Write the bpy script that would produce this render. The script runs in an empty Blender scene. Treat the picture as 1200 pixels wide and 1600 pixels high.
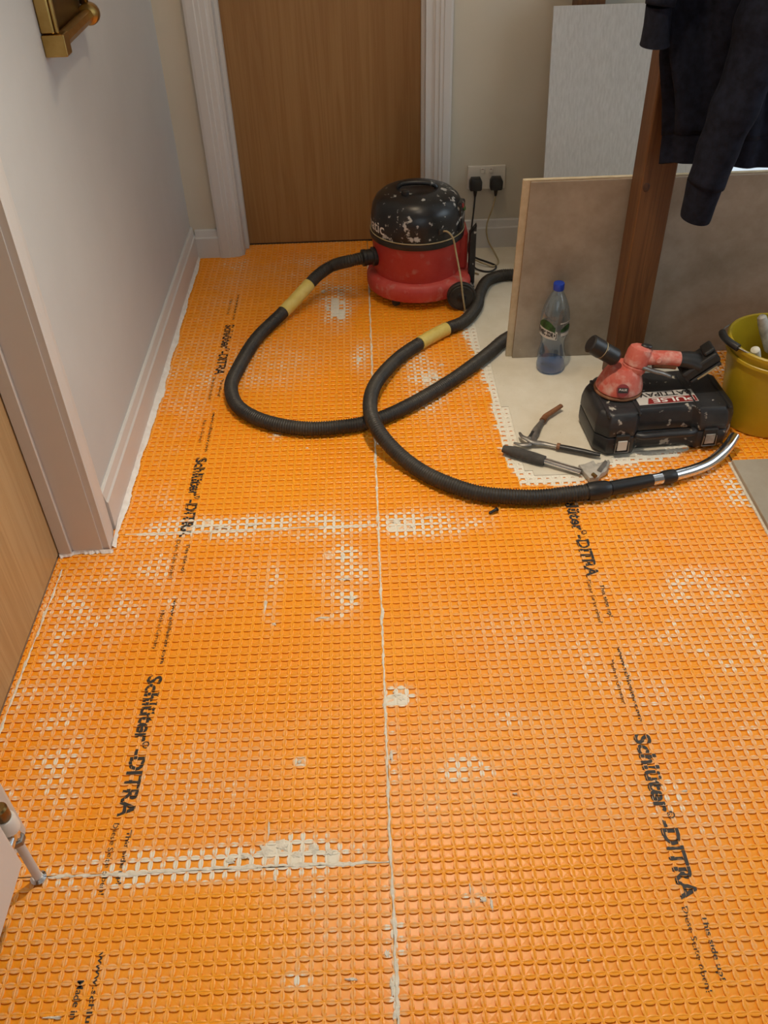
import bpy, bmesh, math, random
import numpy as np
from mathutils import Vector, Matrix, noise as mnoise
random.seed(7); rng = np.random.default_rng(7)
scene = bpy.context.scene
col = scene.collection
PI = math.pi

# ------------------------------------------------------------------ camera
F, CAMH = 1365.0, 1.51
def _n(v): return v / np.linalg.norm(v)
_down = _n(np.array([(652-600)/F, -(2395-800)/F, -1.0]))
_fw = np.array([(545-600)/F, -(-366-800)/F, -1.0]); _fw = _n(_fw - _down*(_fw @ _down))
_right = np.cross(_fw, -_down)
CM = np.stack([_right, _fw, -_down])
CC = np.array([0, 0, CAMH])
def atz(px, py, z=0.0):
    d = CM @ np.array([(px-600)/F, -(py-800)/F, -1.0]); return CC + d*((z-CAMH)/d[2])
def aty(px, py, y):
    d = CM @ np.array([(px-600)/F, -(py-800)/F, -1.0]); return CC + d*(y/d[1])
cam = bpy.data.cameras.new('camera'); camo = bpy.data.objects.new('camera', cam); col.objects.link(camo)
cam.sensor_fit = 'VERTICAL'; cam.sensor_height = 36.0; cam.lens = 36.0*F/1600.0; cam.clip_start = 0.02
camo.matrix_world = Matrix([list(CM[i]) + [CC[i]] for i in range(3)] + [[0, 0, 0, 1]])
scene.camera = camo

# ------------------------------------------------------------------ world, light, exposure
w = bpy.data.worlds.new('daylight'); scene.world = w; w.use_nodes = True
bg = w.node_tree.nodes['Background']; bg.inputs[0].default_value = (0.80, 0.90, 1.0, 1); bg.inputs[1].default_value = 1.0
def area(name, loc, rot, sx, sy, power, color):
    l = bpy.data.lights.new(name, 'AREA'); l.shape = 'RECTANGLE'; l.size = sx; l.size_y = sy
    l.energy = power; l.color = color
    o = bpy.data.objects.new(name, l); col.objects.link(o); o.location = loc; o.rotation_euler = rot; return o
area('daylight_garden_door', (1.86, 3.62, 1.15), (-PI/2, 0, 0), 0.86, 1.95, 13, (0.86, 0.93, 1.0))
area('daylight_side_window', (2.78, 1.7, 1.45), (0, PI/2, 0), 1.2, 1.7, 19, (0.78, 0.89, 1.0))
area('daylight_rear_window', (0.6, -1.98, 1.45), (PI/2, 0, 0), 2.0, 1.2, 7, (0.88, 0.94, 1.0))
vs = scene.view_settings
vs.view_transform = 'Standard'; vs.look = 'None'; vs.gamma = 1.0; vs.use_curve_mapping = False; vs.exposure = 0.0

# ------------------------------------------------------------------ materials
def mat(name, base, rough=0.6, metal=0.0, spec=0.5):
    m = bpy.data.materials.new(name); m.use_nodes = True
    b = m.node_tree.nodes['Principled BSDF']
    b.inputs['Base Color'].default_value = (*base, 1); b.inputs['Roughness'].default_value = rough
    b.inputs['Metallic'].default_value = metal; b.inputs['Specular IOR Level'].default_value = spec
    return m
def N(m, t, **kw):
    n = m.node_tree.nodes.new(t)
    for k, v in kw.items(): setattr(n, k, v)
    return n
def L(m, a, b): m.node_tree.links.new(a, b)
def B(m): return m.node_tree.nodes['Principled BSDF']
def coords(m, scale=(1, 1, 1), loc=(0, 0, 0), rot=(0, 0, 0)):
    tc = N(m, 'ShaderNodeTexCoord'); mp = N(m, 'ShaderNodeMapping')
    mp.inputs['Scale'].default_value = scale; mp.inputs['Location'].default_value = loc; mp.inputs['Rotation'].default_value = rot
    L(m, tc.outputs['Object'], mp.inputs['Vector']); return mp.outputs['Vector']
def ntex(m, vec, scale, detail=4, rough=0.55, dist=0.0):
    n = N(m, 'ShaderNodeTexNoise'); n.inputs['Scale'].default_value = scale; n.inputs['Detail'].default_value = detail
    n.inputs['Roughness'].default_value = rough; n.inputs['Distortion'].default_value = dist
    L(m, vec, n.inputs['Vector']); return n.outputs['Fac']
def ramp(m, fac, stops):
    r = N(m, 'ShaderNodeValToRGB'); e = r.color_ramp.elements
    while len(e) < len(stops): e.new(0.5)
    for i, (p, c) in enumerate(stops):
        e[i].position = p; e[i].color = (*c, 1) if len(c) == 3 else c
    L(m, fac, r.inputs['Fac']); return r.outputs['Color']
def mix(m, fac, a, b):
    n = N(m, 'ShaderNodeMix', data_type='RGBA')
    if isinstance(fac, float): n.inputs[0].default_value = fac
    else: L(m, fac, n.inputs[0])
    for i, v in ((6, a), (7, b)):
        if isinstance(v, tuple): n.inputs[i].default_value = (*v, 1)
        else: L(m, v, n.inputs[i])
    return n.outputs[2]
def bump(m, h, strength=0.2, dist=0.002):
    b = N(m, 'ShaderNodeBump'); b.inputs['Strength'].default_value = strength; b.inputs['Distance'].default_value = dist
    L(m, h, b.inputs['Height']); L(m, b.outputs['Normal'], B(m).inputs['Normal'])
def noisy(name, c1, c2, scale=6, rough=0.6, metal=0.0, bmp=0.0, vs=(1, 1, 1), detail=5, lo=0.35, hi=0.65, spec=0.5, dist=0.0):
    m = mat(name, c1, rough, metal, spec); v = coords(m, vs); f = ntex(m, v, scale, detail, 0.6, dist)
    L(m, ramp(m, f, [(lo, c1), (hi, c2)]), B(m).inputs['Base Color'])
    if bmp: bump(m, f, bmp)
    return m
def speckled(name, c1, c2, spot, scale=60, amount=0.68, rough=0.5, big=5, spec=0.5, soft=0.03, clump=0.0):
    """c1/c2 mottled ground with splashes of plaster dust"""
    m = mat(name, c1, rough, 0, spec); v = coords(m)
    base = ramp(m, ntex(m, v, big, 5, 0.65), [(0.35, c1), (0.7, c2)])
    s = ntex(m, v, scale, 3, 0.55)
    if clump:
        c = ntex(m, v, 7, 2, 0.5); mu = N(m, 'ShaderNodeMath', operation='MULTIPLY_ADD')
        L(m, c, mu.inputs[0]); mu.inputs[1].default_value = clump; L(m, s, mu.inputs[2]); s = mu.outputs[0]
    k = ramp(m, s, [(amount, (0, 0, 0)), (amount+soft, (1, 1, 1))])
    L(m, mix(m, k, base, spot), B(m).inputs['Base Color']); return m

M = {}
M['paint'] = noisy('wall_paint', (0.515, 0.530, 0.530), (0.545, 0.56, 0.56), 3, 0.7, bmp=0.03)
M['paint_warm'] = noisy('back_wall_paint', (0.57, 0.53, 0.43), (0.60, 0.56, 0.46), 3, 0.7, bmp=0.03)
M['trim'] = noisy('white_gloss_trim', (0.60, 0.59, 0.57), (0.62, 0.61, 0.59), 4, 0.42)
M['ceil'] = mat('ceiling_paint', (0.75, 0.74, 0.71), 0.8)
M['upvc'] = mat('window_frame_white', (0.8, 0.8, 0.8), 0.35)
M['screed'] = noisy('screed', (0.33, 0.20, 0.12), (0.42, 0.30, 0.20), 20, 0.85)
def wood(name, c1, c2, c3, axis='Z', rough=0.42, sc=1.0):
    m = mat(name, c1, rough)
    s = {'Z': (sc*14, sc*14, sc*0.55), 'Y': (sc*14, sc*0.55, sc*14)}[axis]
    v = coords(m, s); f1 = ntex(m, v, 1.6, 3, 0.5, 1.2)
    wv = N(m, 'ShaderNodeMath', operation='MULTIPLY'); L(m, f1, wv.inputs[0]); wv.inputs[1].default_value = 16
    sn = N(m, 'ShaderNodeMath', operation='SINE'); L(m, wv.outputs[0], sn.inputs[0])
    mr = N(m, 'ShaderNodeMapRange'); L(m, sn.outputs[0], mr.inputs[0]); mr.inputs[1].default_value = -1
    s2 = {'Z': (sc*220, sc*220, sc*5), 'Y': (sc*220, sc*5, sc*220)}[axis]
    f2 = ntex(m, coords(m, s2), 1.0, 4, 0.6)
    a = ramp(m, mr.outputs[0], [(0.0, c1), (0.75, c2), (1.0, c3)])
    b = ramp(m, f2, [(0.35, c3), (0.62, c2)])
    c = mix(m, 0.45, a, b); L(m, c, B(m).inputs['Base Color']); bump(m, f2, 0.08, 0.001); return m
M['oak'] = wood('oak_veneer', (0.34, 0.190, 0.066), (0.305, 0.163, 0.053), (0.26, 0.128, 0.038))
M['oak_pale'] = wood('pale_oak_veneer', (0.52, 0.36, 0.185), (0.47, 0.31, 0.15), (0.40, 0.255, 0.115))
M['pine'] = wood('stained_pine', (0.165, 0.070, 0.020), (0.13, 0.052, 0.014), (0.085, 0.031, 0.008), sc=1.6, rough=0.5)
# waffle membrane
def membrane_mat():
    m = mat('orange_membrane', (0.85, 0.27, 0.015), 0.38); b = B(m)
    at = N(m, 'ShaderNodeAttribute', attribute_name='mortar')
    v = coords(m)
    f = ntex(m, v, 170, 4, 0.65); g = ntex(m, v, 4, 3, 0.5)
    ad = N(m, 'ShaderNodeMath', operation='MULTIPLY_ADD'); L(m, f, ad.inputs[0]); ad.inputs[1].default_value = 0.45
    hf = N(m, 'ShaderNodeMath', operation='MULTIPLY'); L(m, at.outputs['Fac'], hf.inputs[0]); hf.inputs[1].default_value = 0.5; L(m, hf.outputs[0], ad.inputs[2])
    k = ramp(m, ad.outputs[0], [(0.28, (0, 0, 0)), (0.46, (1, 1, 1))])
    org = ramp(m, g, [(0.3, (0.93, 0.335, 0.010)), (0.7, (0.95, 0.375, 0.014))])
    dusty = mix(m, 0.42, org, (0.80, 0.62, 0.42))
    c1 = mix(m, k, org, dusty)
    k2 = ramp(m, ad.outputs[0], [(0.50, (0, 0, 0)), (0.62, (1, 1, 1))])
    c2 = mix(m, k2, c1, (0.82, 0.77, 0.64)); L(m, c2, b.inputs['Base Color'])
    L(m, ramp(m, k, [(0, (0.38,)*3), (1, (0.62,)*3)]), b.inputs['Roughness']); bump(m, f, 0.12, 0.0006)
    return m
M['membrane'] = membrane_mat()
M['mortar'] = noisy('grey_mortar', (0.66, 0.61, 0.50), (0.84, 0.79, 0.67), 90, 0.85, bmp=0.6)
M['filler'] = speckled('cream_levelling_compound', (0.66, 0.60, 0.47), (0.74, 0.69, 0.57), (0.40, 0.33, 0.22), 150, 0.70, 0.75, 9)
M['edge_white'] = noisy('white_caulk', (0.72, 0.68, 0.64), (0.82, 0.80, 0.77), 40, 0.7, bmp=0.3)
M['ink'] = mat('black_print', (0.022, 0.020, 0.018), 0.55)
M['red'] = speckled('dusty_red_plastic', (0.40, 0.022, 0.016), (0.47, 0.05, 0.038), (0.46, 0.20, 0.16), 26, 0.66, 0.45, 9, soft=0.30, clump=0.12)
M['red_base'] = speckled('dusty_red_base', (0.46, 0.035, 0.026), (0.55, 0.085, 0.065), (0.55, 0.30, 0.25), 22, 0.62, 0.5, 9, soft=0.25, clump=0.12)
M['black_splash'] = speckled('black_plastic_plaster_splashes', (0.008, 0.008, 0.009), (0.022, 0.022, 0.023), (0.50, 0.48, 0.44), 36, 0.79, 0.30, 5, soft=0.06, clump=0.34)
M['black'] = speckled('black_plastic', (0.010, 0.010, 0.010), (0.025, 0.024, 0.023), (0.28, 0.26, 0.22), 40, 0.74, 0.4, 6)
M['rubber'] = noisy('dusty_black_rubber', (0.018, 0.017, 0.015), (0.060, 0.052, 0.040), 18, 0.6)
M['hose'] = noisy('dusty_black_hose', (0.016, 0.015, 0.014), (0.045, 0.038, 0.028), 9, 0.50)
M['tape'] = noisy('yellow_tape', (0.66, 0.50, 0.10), (0.74, 0.60, 0.18), 30, 0.5)
M['chrome'] = mat('polished_chrome', (0.72, 0.72, 0.73), 0.12, 1.0)
M['steel'] = noisy('worn_steel', (0.20, 0.19, 0.175), (0.38, 0.36, 0.33), 30, 0.48, 0.85)
M['steel_dirty'] = noisy('plastered_steel', (0.30, 0.28, 0.24), (0.55, 0.52, 0.46), 25, 0.6, 0.35)
M['rust'] = noisy('worn_brown_rubber', (0.15, 0.055, 0.02), (0.28, 0.12, 0.05), 30, 0.6)
M['grey_grip'] = noisy('charcoal_foam_grip', (0.045, 0.042, 0.038), (0.075, 0.070, 0.062), 60, 0.85, bmp=0.2)
M['cable_y'] = noisy('dirty_cream_cable', (0.34, 0.26, 0.13), (0.46, 0.38, 0.22), 20, 0.6)
M['white_plastic'] = mat('white_plastic', (0.70, 0.66, 0.58), 0.35)
M['paint_white'] = mat('white_print', (0.75, 0.73, 0.68), 0.5)
M['board_tile'] = speckled('beige_porcelain', (0.255, 0.205, 0.145), (0.43, 0.365, 0.285), (0.62, 0.60, 0.55), 75, 0.795, 0.62, 4.5, soft=0.02)
M['board_edge'] = noisy('raw_tile_edge', (0.50, 0.40, 0.25), (0.60, 0.50, 0.34), 30, 0.8)
M['board_back'] = noisy('tile_edge_brown', (0.20, 0.125, 0.065), (0.28, 0.18, 0.10), 30, 0.8)
M['ply'] = noisy('grey_backer_board', (0.47, 0.465, 0.45), (0.56, 0.555, 0.54), 5, 0.8, vs=(32, 32, 1.6), detail=6, bmp=0.08)
M['floor_tile'] = noisy('floor_porcelain', (0.31, 0.265, 0.20), (0.38, 0.335, 0.265), 8, 0.5)
M['bucket'] = noisy('yellow_bucket', (0.44, 0.295, 0.010), (0.52, 0.365, 0.016), 6, 0.38)
M['case'] = speckled('scuffed_black_case', (0.011, 0.012, 0.014), (0.034, 0.034, 0.036), (0.42, 0.39, 0.33), 34, 0.80, 0.42, 7, soft=0.05, clump=0.32)
M['lifter'] = speckled('dusty_coral_plastic', (0.50, 0.085, 0.055), (0.60, 0.19, 0.14), (0.64, 0.42, 0.35), 34, 0.48, 0.6, 14, soft=0.3)
M['sticker_red'] = mat('sticker_red', (0.24, 0.022, 0.020), 0.4)
M['sticker_white'] = mat('sticker_white', (0.55, 0.52, 0.47), 0.45)
M['brass'] = noisy('antique_brass', (0.36, 0.22, 0.06), (0.50, 0.33, 0.11), 12, 0.30, 1.0)
M['brass_dark'] = noisy('tarnished_brass', (0.13, 0.075, 0.022), (0.22, 0.135, 0.045), 10, 0.38, 0.9)
M['fabric'] = noisy('navy_black_fleece', (0.006, 0.0065, 0.011), (0.012, 0.0135, 0.024), 50, 0.95, bmp=0.3, spec=0.15)
M['rad'] = mat('radiator_white', (0.70, 0.68, 0.66), 0.4)
M['label_green'] = noisy('label_forest', (0.008, 0.03, 0.008), (0.03, 0.12, 0.02), 60, 0.5)
M['cap_blue'] = mat('blue_cap', (0.012, 0.05, 0.40), 0.4)
def clear(name, tint, gl=0.10, rough=0.05, tcol=0.0):
    m = bpy.data.materials.new(name); m.use_nodes = True; nt = m.node_tree; nt.nodes.clear()
    o = nt.nodes.new('ShaderNodeOutputMaterial'); t = nt.nodes.new('ShaderNodeBsdfTransparent'); g = nt.nodes.new('ShaderNodeBsdfGlossy')
    d = nt.nodes.new('ShaderNodeBsdfDiffuse'); d.inputs[0].default_value = (*[c*0.6 for c in tint], 1)
    t.inputs[0].default_value = (*tint, 1); g.inputs['Roughness'].default_value = rough
    lw = nt.nodes.new('ShaderNodeLayerWeight'); lw.inputs[0].default_value = 0.25
    mr = nt.nodes.new('ShaderNodeMapRange'); mr.inputs[3].default_value = gl*0.4; mr.inputs[4].default_value = min(1, gl*5)
    mx = nt.nodes.new('ShaderNodeMixShader'); m2 = nt.nodes.new('ShaderNodeMixShader'); m2.inputs[0].default_value = tcol
    nt.links.new(lw.outputs['Facing'], mr.inputs[0]); nt.links.new(mr.outputs[0], mx.inputs[0])
    nt.links.new(t.outputs[0], m2.inputs[1]); nt.links.new(d.outputs[0], m2.inputs[2])
    nt.links.new(m2.outputs[0], mx.inputs[1]); nt.links.new(g.outputs[0], mx.inputs[2]); nt.links.new(mx.outputs[0], o.inputs[0]); return m
M['glass'] = clear('window_glass', (0.96, 0.98, 0.98), 0.06, 0.02)
M['pet'] = clear('clear_blue_bottle', (0.80, 0.89, 0.98), 0.13, 0.06, 0.03)
M['water'] = clear('water', (0.48, 0.66, 0.95), 0.10, 0.05, 0.06)

# ------------------------------------------------------------------ object helpers
def wloc(o):
    v = Vector((0, 0, 0))
    while o is not None: v = v + o.location; o = o.parent
    return v
def tag(o, label=None, cat=None, group=None, kind=None):
    if label: o['label'] = label
    if cat: o['category'] = cat
    if group: o['group'] = group
    if kind: o['kind'] = kind
    return o
def thing(name, loc, label, cat, group=None):
    o = bpy.data.objects.new(name, None); o.empty_display_size = 0.05; col.objects.link(o); o.location = loc
    return tag(o, label, cat, group)
def mk(name, V, Fc, m, parent=None, smooth=False, autos=None):
    V = np.asarray(V, float).reshape(-1, 3)
    if parent is not None: off = np.array(wloc(parent)); loc = Vector((0, 0, 0))
    else:
        off = np.array([(V[:, 0].min()+V[:, 0].max())/2, (V[:, 1].min()+V[:, 1].max())/2, V[:, 2].min()]); loc = Vector(off)
    me = bpy.data.meshes.new(name); me.from_pydata((V-off).tolist(), [], Fc); me.update()
    me.materials.append(M[m] if isinstance(m, str) else m)
    o = bpy.data.objects.new(name, me); col.objects.link(o); o.parent = parent; o.location = loc
    if smooth:
        me.shade_smooth()
        if autos:
            try: me.set_sharp_from_angle(angle=autos)
            except Exception: pass
    return o
class MB:
    def __init__(s): s.v = []; s.f = []
    def add(s, V, Fc):
        k = len(s.v); s.v += [tuple(map(float, p)) for p in V]; s.f += [tuple(i+k for i in f) for f in Fc]; return s
    def build(s, name, m, parent=None, smooth=False, autos=0.6): return mk(name, s.v, s.f, m, parent, smooth, autos)
def bm_geo(bm):
    bm.verts.index_update(); V = [tuple(v.co) for v in bm.verts]; Fc = [tuple(v.index for v in f.verts) for f in bm.faces]; bm.free(); return V, Fc
def gbox(lo, hi, bev=0.0, seg=1):
    bm = bmesh.new(); bmesh.ops.create_cube(bm, size=1)
    for v in bm.verts: v.co = Vector([lo[i] + (v.co[i]+0.5)*(hi[i]-lo[i]) for i in range(3)])
    if bev: bmesh.ops.bevel(bm, geom=list(bm.edges), offset=bev, segments=seg, affect='EDGES', profile=0.5)
    return bm_geo(bm)
def rot(V, c, ax, ang):
    R = Matrix.Rotation(ang, 3, ax); c = Vector(c); return [tuple(R @ (Vector(p)-c) + c) for p in V]
def move(V, d): return [(p[0]+d[0], p[1]+d[1], p[2]+d[2]) for p in V]
def glathe(prof, c=(0, 0, 0), seg=32, axis=(0, 0, 1), closed=False):
    a = Vector(axis).normalized(); t = Vector((1, 0, 0)) if abs(a.x) < 0.9 else Vector((0, 1, 0))
    u = a.cross(t).normalized(); v = a.cross(u); c = Vector(c); V = []; Fc = []
    for r, h in prof:
        for i in range(seg):
            th = 2*PI*i/seg; V.append(tuple(c + a*h + (u*math.cos(th)+v*math.sin(th))*max(r, 1e-5)))
    n = len(prof)
    for j in range(n-1 if not closed else n):
        for i in range(seg):
            j2 = (j+1) % n; Fc.append((j*seg+i, j*seg+(i+1) % seg, j2*seg+(i+1) % seg, j2*seg+i))
    if not closed: Fc.append(tuple(range(seg-1, -1, -1))); Fc.append(tuple((n-1)*seg+i for i in range(seg)))
    return V, Fc
def catmull(P, step):
    P = [np.asarray(p, float) for p in P]; P = [2*P[0]-P[1]] + P + [2*P[-1]-P[-2]]; out = []
    for i in range(1, len(P)-2):
        p0, p1, p2, p3 = P[i-1:i+3]
        for t in np.linspace(0, 1, 24, endpoint=False):
            out.append(0.5*((2*p1)+(p2-p0)*t+(2*p0-5*p1+4*p2-p3)*t*t+(3*p1-p0-3*p2+p3)*t**3))
    out.append(P[-2]); out = np.array(out)
    d = np.r_[0, np.cumsum(np.linalg.norm(np.diff(out, axis=0), axis=1))]
    n = max(2, int(round(d[-1]/step))+1); s = np.linspace(0, d[-1], n)
    return np.stack([np.interp(s, d, out[:, k]) for k in range(3)], 1), s
def gsweep(path, rad, seg=12, caps=True, flat=1.0):
    """tube along a polyline; rad scalar or per-point"""
    path = np.asarray(path, float); n = len(path); rad = np.broadcast_to(rad, (n,))
    T = np.gradient(path, axis=0); T /= np.linalg.norm(T, axis=1)[:, None] + 1e-12
    up = np.array([0, 0, 1.0]) if abs(T[0][2]) < 0.9 else np.array([1.0, 0, 0])
    u = np.cross(T[0], up); u /= np.linalg.norm(u); V = []; Fc = []
    th = np.linspace(0, 2*PI, seg, endpoint=False)
    for i in range(n):
        u = u - T[i]*(u @ T[i]); u /= np.linalg.norm(u); v = np.cross(T[i], u)
        V += [tuple(path[i] + rad[i]*(u*math.cos(a)+v*flat*math.sin(a))) for a in th]
    for j in range(n-1):
        for i in range(seg): Fc.append((j*seg+i, j*seg+(i+1) % seg, (j+1)*seg+(i+1) % seg, (j+1)*seg+i))
    if caps: Fc.append(tuple(range(seg-1, -1, -1))); Fc.append(tuple((n-1)*seg+i for i in range(seg)))
    return V, Fc
def gprism(poly, z0, z1, bev=0.0, seg=1):
    """extrude a 2-D outline (x,y) from z0 to z1"""
    bm = bmesh.new(); f = bm.faces.new([bm.verts.new((p[0], p[1], z0)) for p in poly]); f.normal_update()
    r = bmesh.ops.extrude_face_region(bm, geom=[f])
    for e in r['geom']:
        if isinstance(e, bmesh.types.BMVert): e.co.z = z1
    bmesh.ops.recalc_face_normals(bm, faces=list(bm.faces))
    if bev:
        ed = [e for e in bm.edges if abs(e.verts[0].co.z-e.verts[1].co.z) < 1e-6]
        bmesh.ops.bevel(bm, geom=ed, offset=bev, segments=seg, affect='EDGES', profile=0.5)
    return bm_geo(bm)
def B_(name, lo, hi, m, parent=None, bev=0.0, seg=1):
    V, Fc = gbox(lo, hi, bev, seg); return mk(name, V, Fc, m, parent)
def frame_map(V, o, ex, ey, ez):
    o, ex, ey, ez = map(np.array, (o, ex, ey, ez)); V = np.asarray(V); return (o + V[:, :1]*ex + V[:, 1:2]*ey + V[:, 2:3]*ez).tolist()
def text2d(s, size, bold=0.0, align='LEFT', extr=0.0):
    c = bpy.data.curves.new('t', 'FONT'); c.body = s; c.size = size; c.offset = bold; c.align_x = align; c.resolution_u = 3; c.extrude = extr
    o = bpy.data.objects.new('t', c); col.objects.link(o); dg = bpy.context.evaluated_depsgraph_get()
    me = o.evaluated_get(dg).to_mesh(); V = [tuple(v.co) for v in me.vertices]; Fc = [tuple(p.vertices) for p in me.polygons]
    o.evaluated_get(dg).to_mesh_clear(); bpy.data.objects.remove(o); bpy.data.curves.remove(c); return V, Fc
def struct(o): o['kind'] = 'structure'; return o
def vnoise(x, y, s, seed=0.0): return mnoise.noise(Vector((x*s, y*s, seed)))

# ------------------------------------------------------------------ room shell
XL, YB, XR, YF, ZC = -0.705, 3.415, 2.6, -1.8, 2.42
slab = struct(B_('floor', (XL-0.3, YF, -0.12), (XR, YB+0.3, -0.0036), 'screed'))
struct(B_('ceiling', (XL-0.3, YF, ZC), (XR, YB+0.3, ZC+0.1), 'ceil'))
DY0, DY1 = 0.89, 1.652                    # doorway in the left wall
b = MB()
b.add(*gbox((XL-0.25, DY1+0.012, -0.1), (XL, YB+0.3, ZC))); b.add(*gbox((XL-0.25, YF, -0.1), (XL, DY0-0.012, ZC)))
b.add(*gbox((XL-0.25, DY0-0.012, 2.03), (XL, DY1+0.012, ZC)))
struct(b.build('wall_left', 'paint'))
DX0, DX1 = -0.520, 0.236                  # doorway in the back wall
GX0, GX1 = 1.40, 2.32                     # glazed garden door
b = MB()
b.add(*gbox((XL, YB, -0.1), (DX0-0.015, YB+0.2, ZC))); b.add(*gbox((DX1+0.015, YB, -0.1), (GX0, YB+0.2, ZC)))
b.add(*gbox((DX0-0.015, YB, 2.03), (DX1+0.015, YB+0.2, ZC))); b.add(*gbox((GX0, YB, 2.14), (GX1, YB+0.2, ZC)))
b.add(*gbox((GX1, YB, -0.1), (XR, YB+0.2, ZC)))
struct(b.build('wall_back', 'paint_warm'))
b = MB()
b.add(*gbox((XR, YF, -0.1), (XR+0.15, 0.8, ZC))); b.add(*gbox((XR, 2.6, -0.1), (XR+0.15, YB+0.2, ZC)))
b.add(*gbox((XR, 0.8, -0.1), (XR+0.15, 2.6, 0.8))); b.add(*gbox((XR, 0.8, 2.1), (XR+0.15, 2.6, ZC)))
struct(b.build('wall_right', 'paint'))
b = MB()
b.add(*gbox((XL-0.25, YF-0.15, -0.1), (-0.45, YF, ZC))); b.add(*gbox((1.65, YF-0.15, -0.1), (XR, YF, ZC)))
b.add(*gbox((-0.45, YF-0.15, -0.1), (1.65, YF, 0.8))); b.add(*gbox((-0.45, YF-0.15, 2.1), (1.65, YF, ZC)))
struct(b.build('wall_front', 'paint'))
def window(name, lo, hi, ax, bars=1):
    """white framed glazing filling an opening; ax = axis the pane is thin along"""
    root = bpy.data.objects.new(name, None); col.objects.link(root); root.location = (lo[0], lo[1], lo[2]); struct(root)
    t = 0.055; u = 1 - ax; fr = MB()
    def seg(u0, u1, z0, z1):
        a = list(lo); c = list(hi); a[u] = u0; c[u] = u1; a[2] = z0; c[2] = z1; fr.add(*gbox(a, c, 0.004))
    seg(lo[u], lo[u]+t, lo[2], hi[2]); seg(hi[u]-t, hi[u], lo[2], hi[2]); seg(lo[u]+t, hi[u]-t, lo[2], lo[2]+t); seg(lo[u]+t, hi[u]-t, hi[2]-t, hi[2])
    for i in range(bars):
        c = lo[u]+(hi[u]-lo[u])*(i+1)/(bars+1); seg(c-t/2, c+t/2, lo[2]+t, hi[2]-t)
    fr.build('window_frame', 'upvc', root)
    for i in range(bars+1):
        a = list(lo); c = list(hi); w_ = (hi[u]-lo[u])/(bars+1); a[u] = lo[u]+w_*i+t/2; c[u] = lo[u]+w_*(i+1)-t/2; a[2] += t; c[2] -= t
        mid = (lo[ax]+hi[ax])/2; a[ax] = mid-0.003; c[ax] = mid+0.003; B_('pane', a, c, 'glass', root)
    return root
window('window_1', (GX0+0.002, YB+0.06, 0.0), (GX1-0.002, YB+0.12, 2.138), 1, 0)
window('window_2', (XR+0.05, 0.802, 0.802), (XR+0.11, 2.598, 2.098), 0, 1)
window('window_3', (-0.448, YF-0.11, 0.802), (1.648, YF-0.05, 2.098), 1, 2)

# skirting boards
def skirt_prof(h=0.115, t=0.016): return [(0, 0), (t, 0), (t, h-0.034), (t-0.004, h-0.028), (t-0.008, h-0.004), (t-0.011, h), (0, h)]
def skirting(name, p0, p1, nrm, mt='trim', h=0.115, parent=None):
    p0 = np.array(p0); p1 = np.array(p1); nrm = np.array(nrm, float); V = []; pr = skirt_prof(h)
    for p in (p0, p1):
        for a, z in pr: V.append((p[0]+nrm[0]*a, p[1]+nrm[1]*a, z))
    n = len(pr); Fc = [(i, (i+1) % n, n+(i+1) % n, n+i) for i in range(n)] + [tuple(range(n-1, -1, -1)), tuple(range(n, 2*n))]
    o = mk(name, V, Fc, mt, parent)
    if parent is None: struct(o)
    return o
AR = 0.072                                # architrave width
skirting('baseboard_left', (XL+0.0005, DY1+0.012+AR), (XL+0.0005, YB), (1, 0), h=0.125)
skirting('baseboard_left_near', (XL+0.0005, YF), (XL+0.0005, DY0-0.012-AR), (1, 0), h=0.125)
skirting('baseboard_back', (XL+0.016, YB-0.0005), (DX0-0.005-AR, YB-0.0005), (0, -1))
skirting('baseboard_back_right', (DX1+0.093, YB-0.0005), (GX0, YB-0.0005), (0, -1))
skirting('baseboard_right', (XR-0.0005, YF), (XR-0.0005, YB), (-1, 0))
# architraves (moulded section) and linings
def architrave(name, x0, x1, yface, z1, flip):
    """vertical moulding on the back wall, outer edge at x0; section steps towards x1"""
    w_ = x1-x0; pr = [(0, 0), (0, 0.019), (0.12, 0.021), (0.42, 0.021), (0.46, 0.018), (0.62, 0.018), (0.66, 0.014), (0.86, 0.013), (0.92, 0.009), (1, 0.007), (1, 0)]
    V = []
    for z in (0, z1):
        for a, d in pr: V.append((x0+w_*a, yface-d, z))
    n = len(pr); Fc = [(i, (i+1) % n, n+(i+1) % n, n+i) for i in range(n)] + [tuple(range(n-1, -1, -1)), tuple(range(n, 2*n))]
    return struct(mk(name, V, Fc, 'trim'))
architrave('trim_1', DX0-AR-0.005, DX0+0.008, YB-0.0005, 2.04, 0)
architrave('trim_2', DX1+0.092, DX1+0.022, YB-0.0005, 2.04, 1)
struct(B_('trim_3', (DX0-AR, YB-0.02, 2.04), (DX1+AR+0.02, YB-0.0005, 2.11), 'trim', None, 0.003))
b = MB()                                   # lining and stops of the oak door
for x0, x1 in ((DX0-0.014, DX0+0.018), (DX1-0.002, DX1+0.0145)): b.add(*gbox((x0, YB+0.0005, 0), (x1, YB+0.15, 2.03)))
b.add(*gbox((DX0+0.018, YB+0.062, 0), (DX0+0.030, YB+0.094, 2.03))); b.add(*gbox((DX1-0.014, YB+0.062, 0), (DX1-0.002, YB+0.094, 2.03)))
b.add(*gbox((DX1-0.002, YB-0.006, 0), (DX1+0.022, YB+0.0005, 2.03)))
struct(b.build('trim_4', 'trim'))
d1 = bpy.data.objects.new('door_1', None); col.objects.link(d1); d1.location = ((DX0+DX1)/2, YB+0.12, 0); struct(d1)
B_('door_leaf', (DX0+0.020, YB+0.096, 0.006), (DX1-0.004, YB+0.138, 2.02), 'oak', d1, 0.0015)
hx, hz_ = DX0+0.075, 0.985
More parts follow.
